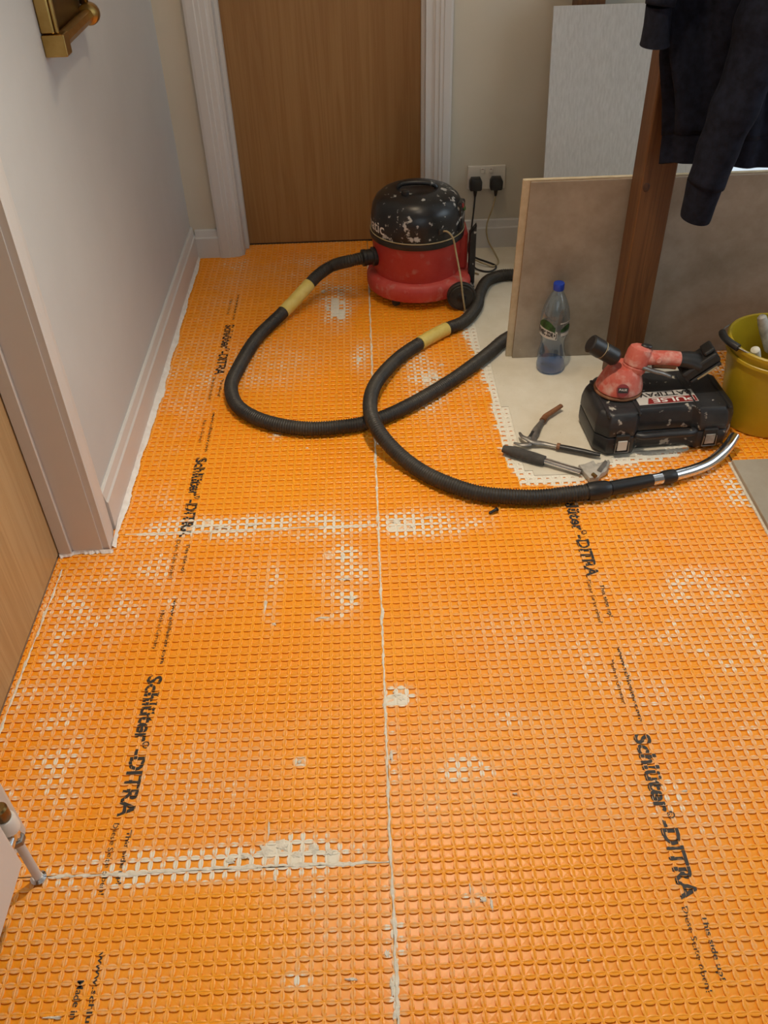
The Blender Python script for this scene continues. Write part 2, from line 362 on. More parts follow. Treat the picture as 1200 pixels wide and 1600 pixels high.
V, Fc = glathe([(0.026, 0), (0.026, 0.006), (0.020, 0.010), (0.009, 0.012), (0.009, 0.045)], (hx, YB+0.0955, hz_), 20, (0, -1, 0)); hr = mk('door_handle', V, Fc, 'steel', d1, True, 0.6)
V, Fc = gsweep([(hx-0.008, YB+0.050, hz_), (hx+0.05, YB+0.049, hz_), (hx+0.115, YB+0.052, hz_)], 0.010, 12); mk('lever', V, Fc, 'steel', hr, True, 0.6)
B_('threshold_gap', (DX0+0.02, YB+0.100, -0.0034), (DX1-0.004, YB+0.135, 0.0055), 'ink', d1)
# left doorway: lining, stop, architrave, pale oak leaf
LX = -0.815
b = MB()
for s, y in ((1, DY1), (-1, DY0)):
    a, c = sorted((y, y+s*0.011)); b.add(*gbox((LX-0.06, a, 0), (XL+0.001, c, 2.03)))
    a, c = sorted((y, y-s*0.011)); b.add(*gbox((LX+0.002, a, 0), (LX+0.034, c, 2.03), 0.0015))
b.add(*gbox((LX-0.06, DY0, 2.03), (XL+0.001, DY1, 2.041)))
struct(b.build('trim_5', 'trim'))
def arch_left(name, ya, yb):
    pr = [(0, 0), (0, 0.017), (0.10, 0.019), (0.5, 0.019), (0.56, 0.015), (0.9, 0.012), (1, 0.008), (1, 0)]; V = []
    for z in (0, 2.10):
        for a, d in pr: V.append((XL+0.0005+d, ya+(yb-ya)*a, z))
    n = len(pr); Fc = [(i, (i+1) % n, n+(i+1) % n, n+i) for i in range(n)] + [tuple(range(n-1, -1, -1)), tuple(range(n, 2*n))]
    return struct(mk(name, V, Fc, 'trim'))
arch_left('trim_6', DY1+0.004, DY1+0.010+AR); arch_left('trim_7', DY0-0.004, DY0-0.010-AR)
struct(B_('trim_8', (XL+0.0005, DY0-0.08, 2.035), (XL+0.019, DY1+0.08, 2.1), 'trim'))
d2 = bpy.data.objects.new('door_2', None); col.objects.link(d2); d2.location = (LX-0.02, (DY0+DY1)/2, 0); struct(d2)
B_('door_leaf', (LX-0.042, DY0+0.003, 0.005), (LX, DY1-0.003, 2.025), 'oak_pale', d2, 0.0015)

# ------------------------------------------------------------------ waffle membrane
PT = 0.023
SEAM_Y = (0.79, 1.715)
# dried mortar smears, with pale window sheen painted in at the right: (x, y, rx, ry, amount) in metres on the floor; taken from where they lie in the photograph
def sm(px0, px1, py0, py1, amt):
    a = atz(px0, (py0+py1)/2); c = atz(px1, (py0+py1)/2); t = atz((px0+px1)/2, py0); u = atz((px0+px1)/2, py1)
    return ((a[0]+c[0])/2, (t[1]+u[1])/2, abs(c[0]-a[0])/2, abs(t[1]-u[1])/2, amt)
HAZE = [sm(*a) for a in (
 (0, 150, 950, 1250, .42), (60, 330, 860, 1000, .30), (150, 420, 1110, 1320, .14), (200, 620, 806, 842, .62), (285, 420, 805, 830, .45), (180, 300, 760, 880, .30),
 (495, 580, 840, 965, .60), (410, 440, 880, 985, .45), (480, 535, 955, 972, .55), (600, 770, 795, 842, .60), (600, 680, 800, 840, .3), (400, 560, 800, 850, .3),
 (602, 650, 1070, 1105, .75), (598, 625, 1090, 1230, .45), (60, 330, 1330, 1400, .45), (330, 545, 1300, 1365, .9), (190, 400, 1335, 1380, .35), (420, 560, 1370, 1510, .42), (595, 640, 1380, 1600, .45),
 (690, 770, 1180, 1220, .45), (715, 775, 1380, 1420, .55), (960, 1200, 800, 1150, .34), (1060, 1200, 860, 960, .06), (860, 1020, 900, 1120, .16), (950, 1200, 1180, 1480, .16), (640, 700, 550, 650, .55), (495, 560, 430, 510, .55),  # widest right-hand blobs: dust plus the window's pale sheen, put into the colour
 (550, 580, 540, 580, .6), (420, 440, 670, 690, .6), (240, 350, 470, 720, .30), (330, 480, 540, 610, .28), (600, 800, 560, 720, .22), (440, 500, 1520, 1545, .4), (0, 120, 1180, 1330, .34), (700, 830, 840, 1100, .12),
 (640, 900, 1100, 1200, .18), (640, 760, 1200, 1300, .25), (850, 1000, 700, 790, .4), (1000, 1200, 690, 800, .40), (1050, 1200, 440, 640, .55), (330, 400, 390, 470, .3), (400, 560, 400, 440, .22), (110, 330, 1460, 1600, .22), (1140, 1200, 740, 800, .5), (540, 575, 925, 945, .5))]
FILL = [sm(*a) for a in ((604, 640, 1074, 1102, 1), (405, 440, 1318, 1345, 1), (440, 480, 1312, 1350, 1), (480, 545, 1322, 1345, .8), (360, 405, 1330, 1350, .7), (460, 474, 1184, 1196, 1), (596, 660, 800, 838, .6), (285, 340, 812, 830, .6), (505, 560, 855, 880, .5), (650, 700, 565, 625, .5), (515, 545, 470, 500, .7), (505, 545, 448, 500, .5), (610, 622, 1530, 1570, 1))]
def blobs(L_, x, y):
    m_ = np.zeros_like(x)
    for cx, cy, rx, ry, a in L_: m_ += a*np.exp(-(((x-cx)/rx)**2+((y-cy)/ry)**2)**1.5*0.8)
    return m_
class LatNoise:
    def __init__(s, seed): s.t = np.random.default_rng(seed).random((256, 256))
    def __call__(s, x, y, sc):
        x = x*sc; y = y*sc; xi = np.floor(x).astype(int); yi = np.floor(y).astype(int); fx = x-xi; fy = y-yi
        fx = fx*fx*(3-2*fx); fy = fy*fy*(3-2*fy); t = s.t; g = lambda a, b_: t[a % 256, b_ % 256]
        return (g(xi, yi)*(1-fx)+g(xi+1, yi)*fx)*(1-fy)+(g(xi, yi+1)*(1-fx)+g(xi+1, yi+1)*fx)*fy
ln = LatNoise(3)
# outline of the cream levelling patch: left edge x(Y), near edge Y(x)
PL = np.array([(1.88, .425), (1.97, .404), (2.06, .399), (2.23, .394), (2.37, .393), (2.53, .372), (2.70, .356), (2.94, .372), (3.33, .40), (3.6, .40)])
PN = np.array([(.36, 1.88), (.50, 1.888), (.60, 1.91), (.66, 1.955), (.74, 1.965), (.86, 1.99), (.90, 2.03), (.97, 2.30), (1.02, 2.60), (1.40, 2.62)])
def patch_d(x, y):
    dx = x - np.interp(y, PL[:, 0], PL[:, 1]); dy = y - np.interp(x, PN[:, 0], PN[:, 1])
    return np.minimum(dx, dy) + (ln(x, y, 22)-0.5)*0.016
def ring(n, mid, cor, z, zc=None):
    """closed ring of n points; side middles at `mid`, corners at `cor` from the cell centre"""
    pts = []; k = n//4
    for s in range(4):
        for j in range(k):
            t = j/k*2-1                       # -1 .. 1 along this side starting at a corner
            d = mid+(cor-mid)*abs(t)**2.2; e = t*cor
            x, y = [(e, -d), (d, e), (-e, d), (-d, -e)][s]
            pts.append((x, y, z if zc is None else z+(zc-z)*abs(t)**2))
    return pts
def cell_template(n, rec=1.0):
    h = PT/2
    r = [ring(n, h, h, -0.0008, -0.0010), ring(n, 0.0098, 0.0101, 0.0002, -0.0008), ring(n, 0.0068*rec, 0.0088*rec, -0.0001, -0.0010), ring(n, 0.0080*rec, 0.0086*rec, -0.0034)]
    V = [p for q in r for p in q] + [(0, 0, -0.0031)]
    Fc = []
    for j in range(3):
        for i in range(n): Fc.append((j*n+i, j*n+(i+1) % n, (j+1)*n+(i+1) % n, (j+1)*n+i))
    for i in range(n): Fc.append((3*n+i, 3*n+(i+1) % n, 4*n))
    kind = np.array([0]*n+[1]*n+[2]*n+[3]*n+[4])
    k = n//4; pad = [1-abs(j/k*2-1)**1.5 for j in range(k)]
    hor = np.array(([1]*k+[0]*k)*2*4+[0]); padw = np.array(pad*4*4+[0])
    return np.array(V), Fc, kind, padw, hor
TPL = {16: cell_template(16), 8: cell_template(8)}
patch_cells = []
def sheet(name, x0, x1, y0, y1, xdir, clipx, clipy):
    """one membrane sheet; cells start at the seam edge x0 and run in xdir"""
    nx = int(math.ceil(abs(x1-x0)/PT)); ny = int(math.ceil((y1-y0)/PT)); AV = []; AF = []; AM = []; base = 0
    for n in (16, 8):
        V0, F0, K0, PW, HO = TPL[n]; cs = []
        for j in range(ny):
            cy = y0+(j+0.5)*PT
            if (cy < 1.62) != (n == 16): continue
            for i in range(nx): cs.append((x0+xdir*(i+0.5)*PT, cy))
        if not cs: continue
        cs = np.array(cs); pd = patch_d(cs[:, 0], cs[:, 1]); keep = pd < 0.008
        for c in cs[~keep]: patch_cells.append((c[0], c[1], min(x0, x1), max(x0, x1)))
        cs = cs[keep]; pd = pd[keep]
        if len(cs) == 0: continue
        edge = pd + (rng.random(len(cs))-0.5)*0.018 > -0.040
        f = np.clip(blobs(FILL, cs[:, 0], cs[:, 1])*(0.25+0.9*rng.random(len(cs))), 0, 0.95); f[f < 0.42] = 0
        V = np.repeat(V0[None], len(cs), 0)
        rec = (K0 >= 2)
        # edge cells: the compound has run over the ribs and left small crescents open
        e = np.where(edge)[0]
        if len(e):
            gq = np.clip(-pd[e]/0.036, 0.0, 1.0); sx = 0.35+0.25*rng.random(len(e))+0.40*gq; sy = 0.08+0.22*rng.random(len(e))+0.60*gq**1.5
            sub = V[e]; sub[:, rec, 0] *= sx[:, None]; sub[:, rec, 1] = sub[:, rec, 1]*sy[:, None]-0.002; V[e] = sub
        V[:, rec, 2] *= (1-f)[:, None]; V[:, :, 2] += (f*0.0006)[:, None]*rec[None]
        V[:, K0 == 4, 2] += (rng.random(len(cs))[:, None]-0.5)*0.0008
        V[:, :, 0] += cs[:, 0][:, None]; V[:, :, 1] += cs[:, 1][:, None]
        X = V[:, :, 0]; Y = V[:, :, 1]
        hz = 0.02 + 0.44*np.clip(ln(X, Y, 3.1)*0.7+ln(X+7, Y, 9)*0.5-0.36, 0, 1) + 0.92*blobs(HAZE, X, Y)*(0.15+1.35*ln(X, Y+3, 24)) + 0.9*blobs(FILL, X, Y)*(0.4+0.9*ln(X, Y, 45))
        hz = hz*(0.55+0.75*PW[None])*(0.80+0.40*np.where(HO[None] > 0, ln(X*0.5, Y, 60), ln(X, Y*0.5+9, 60))*2*0.9)*np.where(K0[None] == 0, 0.72, 1.0)
        m_ = np.where(rec[None] & (K0[None] > 2), 0.15*blobs(HAZE, X, Y)*(ln(X, Y, 60) > .6), hz)
        m_ = np.maximum(m_, f[:, None]*(0.85+0.9*ln(X, Y, 130))); pdv = patch_d(X[edge], Y[edge])+(ln(X[edge], Y[edge], 90)-0.5)*0.020; m_[edge] = np.where((K0 <= 2)[None], np.maximum(m_[edge], np.clip((pdv+0.040)/0.012, 0, 1)*1.4), 0.2)
        X[:] = np.clip(X, *clipx); Y[:] = np.clip(Y, *clipy); V[:, :, 0] = X; V[:, :, 1] = Y
        nv = len(V0); AV.append(V.reshape(-1, 3)); AM.append(m_.reshape(-1))
        F4 = np.array([q for q in F0 if len(q) == 4]); F3 = np.array([q for q in F0 if len(q) == 3])
        offs = base+np.arange(len(cs))*nv
        AF += (F4[None]+offs[:, None, None]).reshape(-1, 4).tolist(); AF += (F3[None]+offs[:, None, None]).reshape(-1, 3).tolist()
        base += len(cs)*nv
    V = np.concatenate(AV); o = mk(name, V, AF, 'membrane', slab, smooth=False)
    at = o.data.attributes.new('mortar', 'FLOAT', 'POINT'); at.data.foreach_set('value', np.concatenate(AM).astype(np.float32)); return o
YE = YB+0.13
s1 = sheet('membrane_sheet', -0.0012, -0.99, SEAM_Y[0]-0.023*24-0.001, SEAM_Y[0]-0.002, -1, (XL, 9), (-9, SEAM_Y[0]-0.001))
s2 = sheet('membrane_sheet', -0.0012, -0.82, SEAM_Y[0]+0.001, SEAM_Y[1]-0.001, -1, (LX, 9), (-9, SEAM_Y[1]-0.001))
s3 = sheet('membrane_sheet', -0.0012, -0.99, SEAM_Y[1]+0.001, YE, -1, (XL, 9), (-9, YE))
s4 = sheet('membrane_sheet', 0.0012, 0.994, 0.24, YE, 1, (-9, 0.997), (-9, YE))
s5 = sheet('membrane_sheet', 1.003, 1.9, 1.90, YB, 1, (-9, 1.95), (-9, YB))
for o, l in zip((s1, s2, s3, s4, s5), ('orange waffle membrane beside the radiator', 'orange waffle membrane in front of the pale oak door', 'orange waffle membrane running to the back door', 'wide orange waffle membrane with the vacuum hose on it', 'orange waffle membrane under the yellow bucket')): tag(o, l)
# cream levelling patch: one slab of the filled cells, slightly uneven
vm = {}; V = []; Fc = []
def pv(ix, iy, x, y):
    if (ix, iy) not in vm: vm[(ix, iy)] = len(V); V.append((x, y, 0.0003+0.0006*vnoise(x, y, 14)))
    return vm[(ix, iy)]
h = PT/2
for k, (x, y, a, c) in enumerate(patch_cells):
    ids = []
    for sx, sy in ((-1, -1), (1, -1), (1, 1), (-1, 1)):
        X = min(x+sx*h*1.02, 1.10); Y = min(y+sy*h*1.02, YB+0.1); V.append((X, Y, 0.0004+0.0004*vnoise(X, Y, 20))); ids.append(len(V)-1)
    Fc.append(tuple(ids))
po = mk('levelling_patch', V, Fc, 'filler', slab); tag(po, 'cream levelling compound spread beneath the boards and case', kind='stuff')

# mortar beads in the seams
def bead(name, pts, wid, hgt=0.0014, step=0.006):
    P, s = catmull(pts, step); V = []; Fc = []; T = np.gradient(P, axis=0); T /= np.linalg.norm(T, axis=1)[:, None]
    for i, (p, t) in enumerate(zip(P, T)):
        nn = np.array([-t[1], t[0], 0]); a = wid*max(0.22, 0.35+0.6*random.random()+1.3*vnoise(p[0], p[1], 26)); c = wid*max(0.22, 0.35+0.6*random.random()+1.3*vnoise(p[0]+5, p[1], 33))
        z = hgt*(0.5+0.7*random.random())
        V += [tuple(p-nn*a*1.0+[0, 0, -0.0006]), tuple(p-nn*a*0.6+[0, 0, z*0.7]), tuple(p+nn*c*0.55+[0, 0, z]), tuple(p+nn*c+[0, 0, -0.0006])]
    for i in range(len(P)-1):
        for k in range(3): Fc.append((i*4+k, i*4+k+1, i*4+k+5, i*4+k+4))
    return mk(name, V, Fc, 'mortar', slab)
bead('seam_mortar', [(0, 0.24, 0), (0.001, 0.6, 0), (-0.001, 0.9, 0), (0.0, 1.3, 0), (0, 1.8, 0), (0, 2.3, 0), (0, 2.9, 0), (0, 3.40, 0)], 0.0040)
bead('seam_mortar', [(-0.62, SEAM_Y[0]-0.002, 0), (-0.4, SEAM_Y[0], 0), (-0.2, SEAM_Y[0]+0.002, 0), (-0.004, SEAM_Y[0], 0)], 0.0046, 0.0010)
bead('seam_mortar', [(-0.66, SEAM_Y[1], 0), (-0.4, SEAM_Y[1], 0), (-0.2, SEAM_Y[1], 0), (-0.004, SEAM_Y[1], 0)], 0.0038, 0.0008)
a = atz(97, 890); c = atz(4, 1130)
bead('seam_mortar', [tuple(a), tuple((a+c)/2), tuple(c), tuple(c+(c-a)*0.4)], 0.0036, 0.0010)
# lumps and ridges of dried mortar
def lump(px, py, rx, ry, hgt=0.0016):
    c = atz(px, py); n = 14; V = [(c[0], c[1], hgt)]; Fc = []
    for q, (f_, z) in enumerate(((0.55, hgt*0.9), (1.0, -0.0008))):
        for i in range(n):
            t = 2*PI*i/n; k = f_*(0.35+0.75*random.random()); V.append((c[0]+rx*k*math.cos(t), c[1]+ry*k*math.sin(t), z*(0.7+0.5*random.random())))
    for i in range(n):
        j = (i+1) % n; Fc.append((0, 1+i, 1+j)); Fc.append((1+i, 1+n+i, 1+n+j, 1+j))
    return V, Fc
b = MB()
for a in ((620, 1085, .016, .012), (628, 1092, .012, .01), (413, 1330, .016, .015), (440, 1322, .020, .014), (465, 1335, .016, .012), (492, 1326, .014, .012), (515, 1332, .014, .008), (385, 1338, .014, .009), (360, 1345, .014, .006), (420, 1295, .003, .028), (468, 1190, .006, .006), (430, 1372, .004, .012),
          (613, 1540, .007, .018), (620, 1580, .008, .018), (605, 1490, .007, .01), (611, 1180, .004, .02), (603, 1120, .004, .02), (755, 1405, .008, .008), (735, 1390, .003, .012), (768, 1412, .003, .014), (310, 822, .03, .008), (345, 824, .03, .007), (395, 820, .03, .006), (300, 832, .004, .02), (330, 836, .004, .02), (620, 815, .018, .012), (645, 822, .014, .01), (670, 808, .02, .006),
          (535, 870, .008, .02), (540, 905, .02, .005), (550, 935, .012, .012), (505, 965, .022, .005), (415, 945, .006, .03), (428, 975, .008, .006), (512, 480, .008, .03), (530, 490, .02, .008), (505, 455, .01, .02), (560, 560, .01, .02), (432, 680, .012, .006), (480, 700, .006, .004), (680, 590, .02, .012), (668, 610, .02, .006), (690, 570, .014, .008), (550, 1530, .014, .004), (85, 1590, .02, .003), (805, 1240, .008, .003),
          (920, 1500, .005, .003), (1070, 1236, .008, .004), (590, 690, .005, .02), (586, 720, .006, .02), (1180, 790, .02, .01), (1150, 735, .012, .02), (1165, 770, .014, .016), (1175, 655, .03, .012)):
    b.add(*lump(*a))
o = b.build('mortar_lumps', 'mortar', slab); o['kind'] = 'stuff'
# ragged white caulk along the skirting foot
V = []; Fc = []; ys = np.linspace(DY1+0.0125, YB-0.018, 150)
for i, y in enumerate(ys):
    near = max(0, 1-(y-DY1)/0.12)
    wd = 0.006+0.010*max(0, vnoise(y, 0, 9)+0.35)+0.003*vnoise(y, 3, 60)+0.006*math.sin((y-1.6)*2.0)**2
    x0 = XL+0.0166+0.006*near
    V += [(x0, y, 0.008+0.003*random.random()), (x0+wd*0.5, y, 0.003), (x0+wd+0.0012*random.random(), y, 0.0004)]
for i in range(len(ys)-1):
    for k in range(2): Fc.append((i*3+k, i*3+k+1, i*3+k+4, i*3+k+3))
mk('edge_caulk', V, Fc, 'edge_white', slab)
V = []; Fc = []
for i, y in enumerate(np.linspace(LX+0.002, XL+0.028, 24)):
    wd = 0.003+0.007*random.random(); V += [(y, DY1-0.0002-(0.011 if y < LX+0.034 else 0), 0.008), (y, DY1-wd-(0.011 if y < LX+0.034 else 0), 0.0006)]
for i in range(23): Fc.append((i*2, i*2+1, i*2+3, i*2+2))
mk('edge_caulk', V, Fc, 'edge_white', slab)

# printed lettering on the membrane, lying on the ribs and down in the cells
def drape(V, Fc, sheetx, sheety, wear):
    bm = bmesh.new(); vs_ = [bm.verts.new((v[0], v[1], 0)) for v in V]
    for f in Fc:
        try: bm.faces.new([vs_[i] for i in f])
        except ValueError: pass
    xs = [v[0] for v in V]; ys_ = [v[1] for v in V]; r = 0.0078
    for ax, lo, hi, o0 in ((0, min(xs), max(xs), sheetx), (1, min(ys_), max(ys_), sheety)):
        i0 = int(math.floor((lo-o0)/PT)); i1 = int(math.ceil((hi-o0)/PT))
        for i in range(i0, i1+1):
            for d in (-r, r):
                c = o0+(i+0.5)*PT+d
                if lo < c < hi:
                    nrm = (1, 0, 0) if ax == 0 else (0, 1, 0); p = (c, 0, 0) if ax == 0 else (0, c, 0)
                    bmesh.ops.bisect_plane(bm, geom=bm.verts[:]+bm.edges[:]+bm.faces[:], plane_co=p, plane_no=nrm, dist=1e-6)
    NV = []; NF = []
    for f in bm.faces:
        c = f.calc_center_median(); u = ((c.x-sheetx)/PT) % 1-0.5; v = ((c.y-sheety)/PT) % 1-0.5
        inn = abs(u)*PT < r and abs(v)*PT < r; z = -0.0024 if inn else 0.0005
        if patch_d(np.array([c.x]), np.array([c.y]))[0] > -0.03: continue
        if random.random() < wear: continue
        k = len(NV); NV += [(q.co.x, q.co.y, z) for q in f.verts]; NF.append(tuple(range(k, k+len(f.verts))))
    bm.free(); return NV, NF
def fit(s, length, height, bold=0.0):
    V, Fc = text2d(s, 1.0, bold); xs = [v[0] for v in V]; x0, x1 = min(xs), max(xs)
    return [((v[0]-x0)/(x1-x0)*length, v[1]*height/0.69, 0) for v in V], Fc
def print_logo(xbase, S, sheet_, sx, sy):
    for t, off, ln_, hh, up in (('Schlüter', 0.0, 0.172, 0.031, 0), ('®', 0.172, 0.015, 0.013, 0.019), ('-DITRA', 0.190, 0.150, 0.030, 0)):
        print_line(t, xbase+up, S-off, ln_, hh, sheet_, sx, sy, bold=0.030)
def print_line(s, xbase, ystart, length, height, parent, sx, sy, bold=0.0, wear=0.015):
    V, Fc = fit(s, length, height, bold)
    V = [(xbase+v[1], ystart-v[0], 0) for v in V]          # runs towards the viewer, tops to the right
    V, Fc = drape(V, Fc, sx, sy, wear)
    if V: mk('printed_text', V, Fc, 'ink', parent)
for xl, starts, sides in ((-0.518, (1.243, 2.038, 2.833), 'L'), (0.502, (1.04, 1.835, 2.63), 'R')):
    for S in starts:
        def sh(y):
            if sides == 'R': return s4, 0.0012, 0.24
            if y < SEAM_Y[0]: return s1, -0.0012, SEAM_Y[0]-0.023*24-0.001
            if y < SEAM_Y[1]: return s2, -0.0012, SEAM_Y[0]+0.001
            return s3, -0.0012, SEAM_Y[1]+0.001
        print_logo(xl, S, *sh(S-0.1))
        print_line('This side up!', xl+0.024, S-0.368, 0.105, 0.0095, *sh(S-0.42), bold=0.012)
        print_line('Diese Seite oben!', xl-0.004, S-0.352, 0.138, 0.0095, *sh(S-0.42), wear=0.06)
        print_line('www.schlueter.com', xl+0.020, S+0.232, 0.200, 0.0085, *sh(S+0.15), bold=0.014)
        print_line('Made in Germany', xl-0.004, S+0.195, 0.120, 0.0085, *sh(S+0.15), wear=0.08)
S = 0.448
print_line('www.schlueter.com', -0.498, S+0.205, 0.200, 0.0095, s1, -0.0012, SEAM_Y[0]-0.023*24-0.001, bold=0.014, wear=0.03)
print_line('Made in Germany', -0.524, S+0.160, 0.135, 0.0110, s1, -0.0012, SEAM_Y[0]-0.023*24-0.001, bold=0.01, wear=0.03)
# laid floor tile at the right
tl = B_('floor_tile', (0.992, 0.714, 0.0022), (1.592, 1.914, 0.0145), 'floor_tile', slab, 0.0012); tag(tl, 'grey beige porcelain tile laid on the membrane')
t2 = tl.copy(); col.objects.link(t2); t2.location.y -= 1.203
b = MB(); b.add(*gbox((0.986, -0.49, -0.0034), (1.58, 1.92, 0.0022))); b.build('tile_bed', 'mortar', slab)

# ------------------------------------------------------------------ ceiling lamp (out of frame, lights the passage)
def ceiling_lamp(x, y, watts, label, spot=0):
    lp = thing('ceiling_lamp', (x, y, ZC-0.12), label, 'lamp')
    V, Fc = glathe([(0.10, 0.10), (0.11, 0.118), (0.11, 0.1198), (0.0, 0.1198)], (x, y, ZC-0.12), 28); mk('lamp_base', V, Fc, 'white_plastic', lp, True, 0.6)
    sl = bpy.data.lights.new('lamp_bulb', 'SPOT' if spot else 'POINT'); sl.energy = watts; sl.color = (1.0, 0.86, 0.68) if spot else (1.0, 0.81, 0.57); sl.shadow_soft_size = 0.055
    if spot: tilt = math.radians(-16); sl.spot_size = math.radians(spot); sl.spot_blend = 0.8
    so = bpy.data.objects.new('lamp_bulb', sl); col.objects.link(so); so.parent = lp; so.location = (0, 0, 0.02)
    if spot: so.rotation_euler = (tilt, 0, 0)
ceiling_lamp(0.0, 2.45, 12, 'round ceiling lamp above the vacuum hose')
ceiling_lamp(0.22, 1.72, 112, 'round ceiling downlight above the bare orange membrane', 104)

# ------------------------------------------------------------------ posts
def post(x0, x1, y0, y1, z1, label, knot=None):
    o = thing('timber_post', ((x0+x1)/2, (y0+y1)/2, 0), label, 'post')
    V, Fc = gbox((x0, y0, 0.0005), (x1, y1, z1), 0.004, 2); mk('post_shaft', V, Fc, 'pine', o)
    if knot:
        V, Fc = glathe([(0.0001, 0.0012), (0.007, 0.001), (0.0095, 0.0)], (knot[0], y0, knot[1]), 14, (0, -1, 0)); V = [(p[0], p[1], knot[1]+(p[2]-knot[1])*1.35) for p in V]
        mk('knot', V, Fc, M['ink_brown'], o)
    return o
M['ink_brown'] = noisy('dark_knot', (0.035, 0.014, 0.006), (0.07, 0.028, 0.012), 60, 0.6)
PX0, PX1, PY0, PY1 = 0.745, 0.836, 2.345, 2.438
k = aty(1010, 293, PY0)
post(PX0, PX1, PY0, PY1, ZC-0.001, 'brown stained pine post standing before the beige boards', (k[0], k[2]))
post(0.735, 0.830, 3.310, 3.3985, ZC-0.001, 'brown pine post close to the back wall, behind the grey board')

# ------------------------------------------------------------------ boards and tiles
def leaning(name, x0, x1, ybot, ytop, ln_, t, face_m, edge_m, label, cat, zoff=0.0009, group=None, edge_name='raw_edge'):
    """sheet whose front foot runs along y=ybot and whose front top edge reaches y=ytop"""
    dy = ytop-ybot; hz = math.sqrt(ln_**2-dy*dy); up_ = np.array([0, dy, hz])/ln_; nb = np.array([0, hz, -dy])/ln_  # nb points away from the viewer
    z0 = zoff + max(0, t*dy/ln_)
    root = thing(name, ((x0+x1)/2, ybot, 0), label, cat, group)
    def slab_(a0, a1, u0, u1, d0, d1, bev=0.0008): V, Fc = gbox((a0, u0, d0), (a1, u1, d1), bev); return [tuple(np.array([p[0], ybot, z0])+up_*p[1]+nb*p[2]) for p in V], Fc
    mk('board_face', *slab_(x0, x1, 0, ln_, 0, t*0.3), face_m, root); mk(edge_name, *slab_(x0, x1, 0, ln_, t*0.3+0.0001, t), edge_m, root)
    return root, up_, nb, z0
leaning('porcelain_board', 0.466, 1.666, 2.5255, 2.452, 0.612, 0.010, 'board_tile', 'board_back', 'beige stone porcelain board leaning against the pine post', 'board')
leaning('porcelain_board', 0.446, 1.650, 2.538, 2.4645, 0.614, 0.011, 'board_edge', 'board_edge', 'porcelain board with pale cream edges, sandwiched behind the beige board', 'board')
leaning('backer_board', 0.652, 1.262, 3.130, 3.292, 0.896, 0.010, 'ply', 'ply', 'pale grey streaked backer board leaning at the back wall', 'board')

# ------------------------------------------------------------------ radiator and valve
rd = thing('radiator', (-0.655, 0.35, 0.11), 'white panel radiator with a rounded lower corner', 'radiator')
RX = -0.622
b = MB(); b.add(*gbox((RX-0.016, -0.15, 0.112), (RX, 0.757, 0.70), 0.006, 2))
for i in range(20): y = -0.11+i*0.0335; b.add(*gbox((RX, y, 0.15), (RX+0.0035, y+0.018, 0.66), 0.0016))
b.build('front_panel', 'rad', rd)
B_('back_panel', (XL+0.018, -0.14, 0.115), (XL+0.030, 0.745, 0.695), 'rad', rd, 0.004, 2)
B_('end_grille', (XL+0.031, 0.735, 0.13), (RX-0.0165, 0.742, 0.69), 'rad', rd)
for y in (0.1, 0.55): B_('bracket', (XL+0.0005, y, 0.2), (XL+0.018, y+0.03, 0.6), 'rad', rd)
vl = thing('radiator_valve', (-0.636, 0.787, 0), 'white capped radiator valve on a painted pipe', 'valve')
V, Fc = gsweep([(-0.636, 0.787, -0.002), (-0.636, 0.787, 0.13)], 0.0078, 14); mk('pipe', V, Fc, 'trim', vl, True, 0.6)
V, Fc = glathe([(0.0078, 0.0), (0.014, 0.0), (0.0145, 0.003), (0.009, 0.007)], (-0.636, 0.787, 0.0004), 16); mk('pipe_collar', V, Fc, 'chrome', vl, True, 0.6)
V, Fc = glathe([(0.0125, 0), (0.0145, 0.002), (0.0145, 0.012), (0.0125, 0.014)], (-0.636, 0.787, 0.128), 6); mk('nut', V, Fc, 'steel', vl)
V, Fc = glathe([(0.010, 0), (0.011, 0.002), (0.011, 0.026), (0.009, 0.028)], (-0.636, 0.787, 0.142), 18); mk('valve_body', V, Fc, 'chrome', vl, True, 0.6)
V, Fc = glathe([(0.009, 0), (0.010, 0.001), (0.010, 0.03)], (-0.636, 0.775, 0.157), 14, (0, -1, 0)); mk('tail_piece', V, Fc, 'chrome', vl, True, 0.6)
V, Fc = glathe([(0.015, 0), (0.0175, 0.003), (0.0175, 0.030), (0.015, 0.036)], (-0.636, 0.787, 0.170), 20); mk('valve_cap', V, Fc, 'paint_white', vl, True, 0.6)
V, Fc = glathe([(0.012, 0), (0.013, 0.002), (0.013, 0.026), (0.010, 0.03)], (-0.636, 0.787, 0.2062), 20); mk('drain_spigot', V, Fc, 'brass_dark', vl, True, 0.6)

# ------------------------------------------------------------------ brass fitting on the left wall
bf = thing('brass_wall_fitting', (XL, 2.34, 1.0), 'antique brass framed fitting with tubular rail on the left wall', 'wall fitting')
x0 = XL+0.0005; yn, yf, zb = 2.190, 2.52, 1.028
B_('back_plate', (x0, yn+0.02, zb+0.03), (x0+0.008, yf-0.005, 1.55), 'brass_dark', bf)
b = MB(); b.add(*gbox((x0, yn-0.012, zb+0.046), (x0+0.030, yn+0.020, 1.56), 0.003)); b.add(*gbox((x0+0.030, yn-0.004, zb+0.046), (x0+0.037, yn+0.004, 1.56), 0.002)); b.add(*gbox((x0+0.030, yn+0.008, zb+0.046), (x0+0.035, yn+0.016, 1.56), 0.002))
b.build('upright', 'brass', bf)
B_('corner_block', (x0, yn-0.016, zb), (x0+0.050, yn+0.028, zb+0.045), 'brass', bf, 0.003, 2)
V, Fc = gsweep([(x0+0.026, yn+0.028, zb+0.022), (x0+0.026, yf-0.03, zb+0.022)], 0.0165, 8); mk('rail', V, Fc, 'brass', bf)
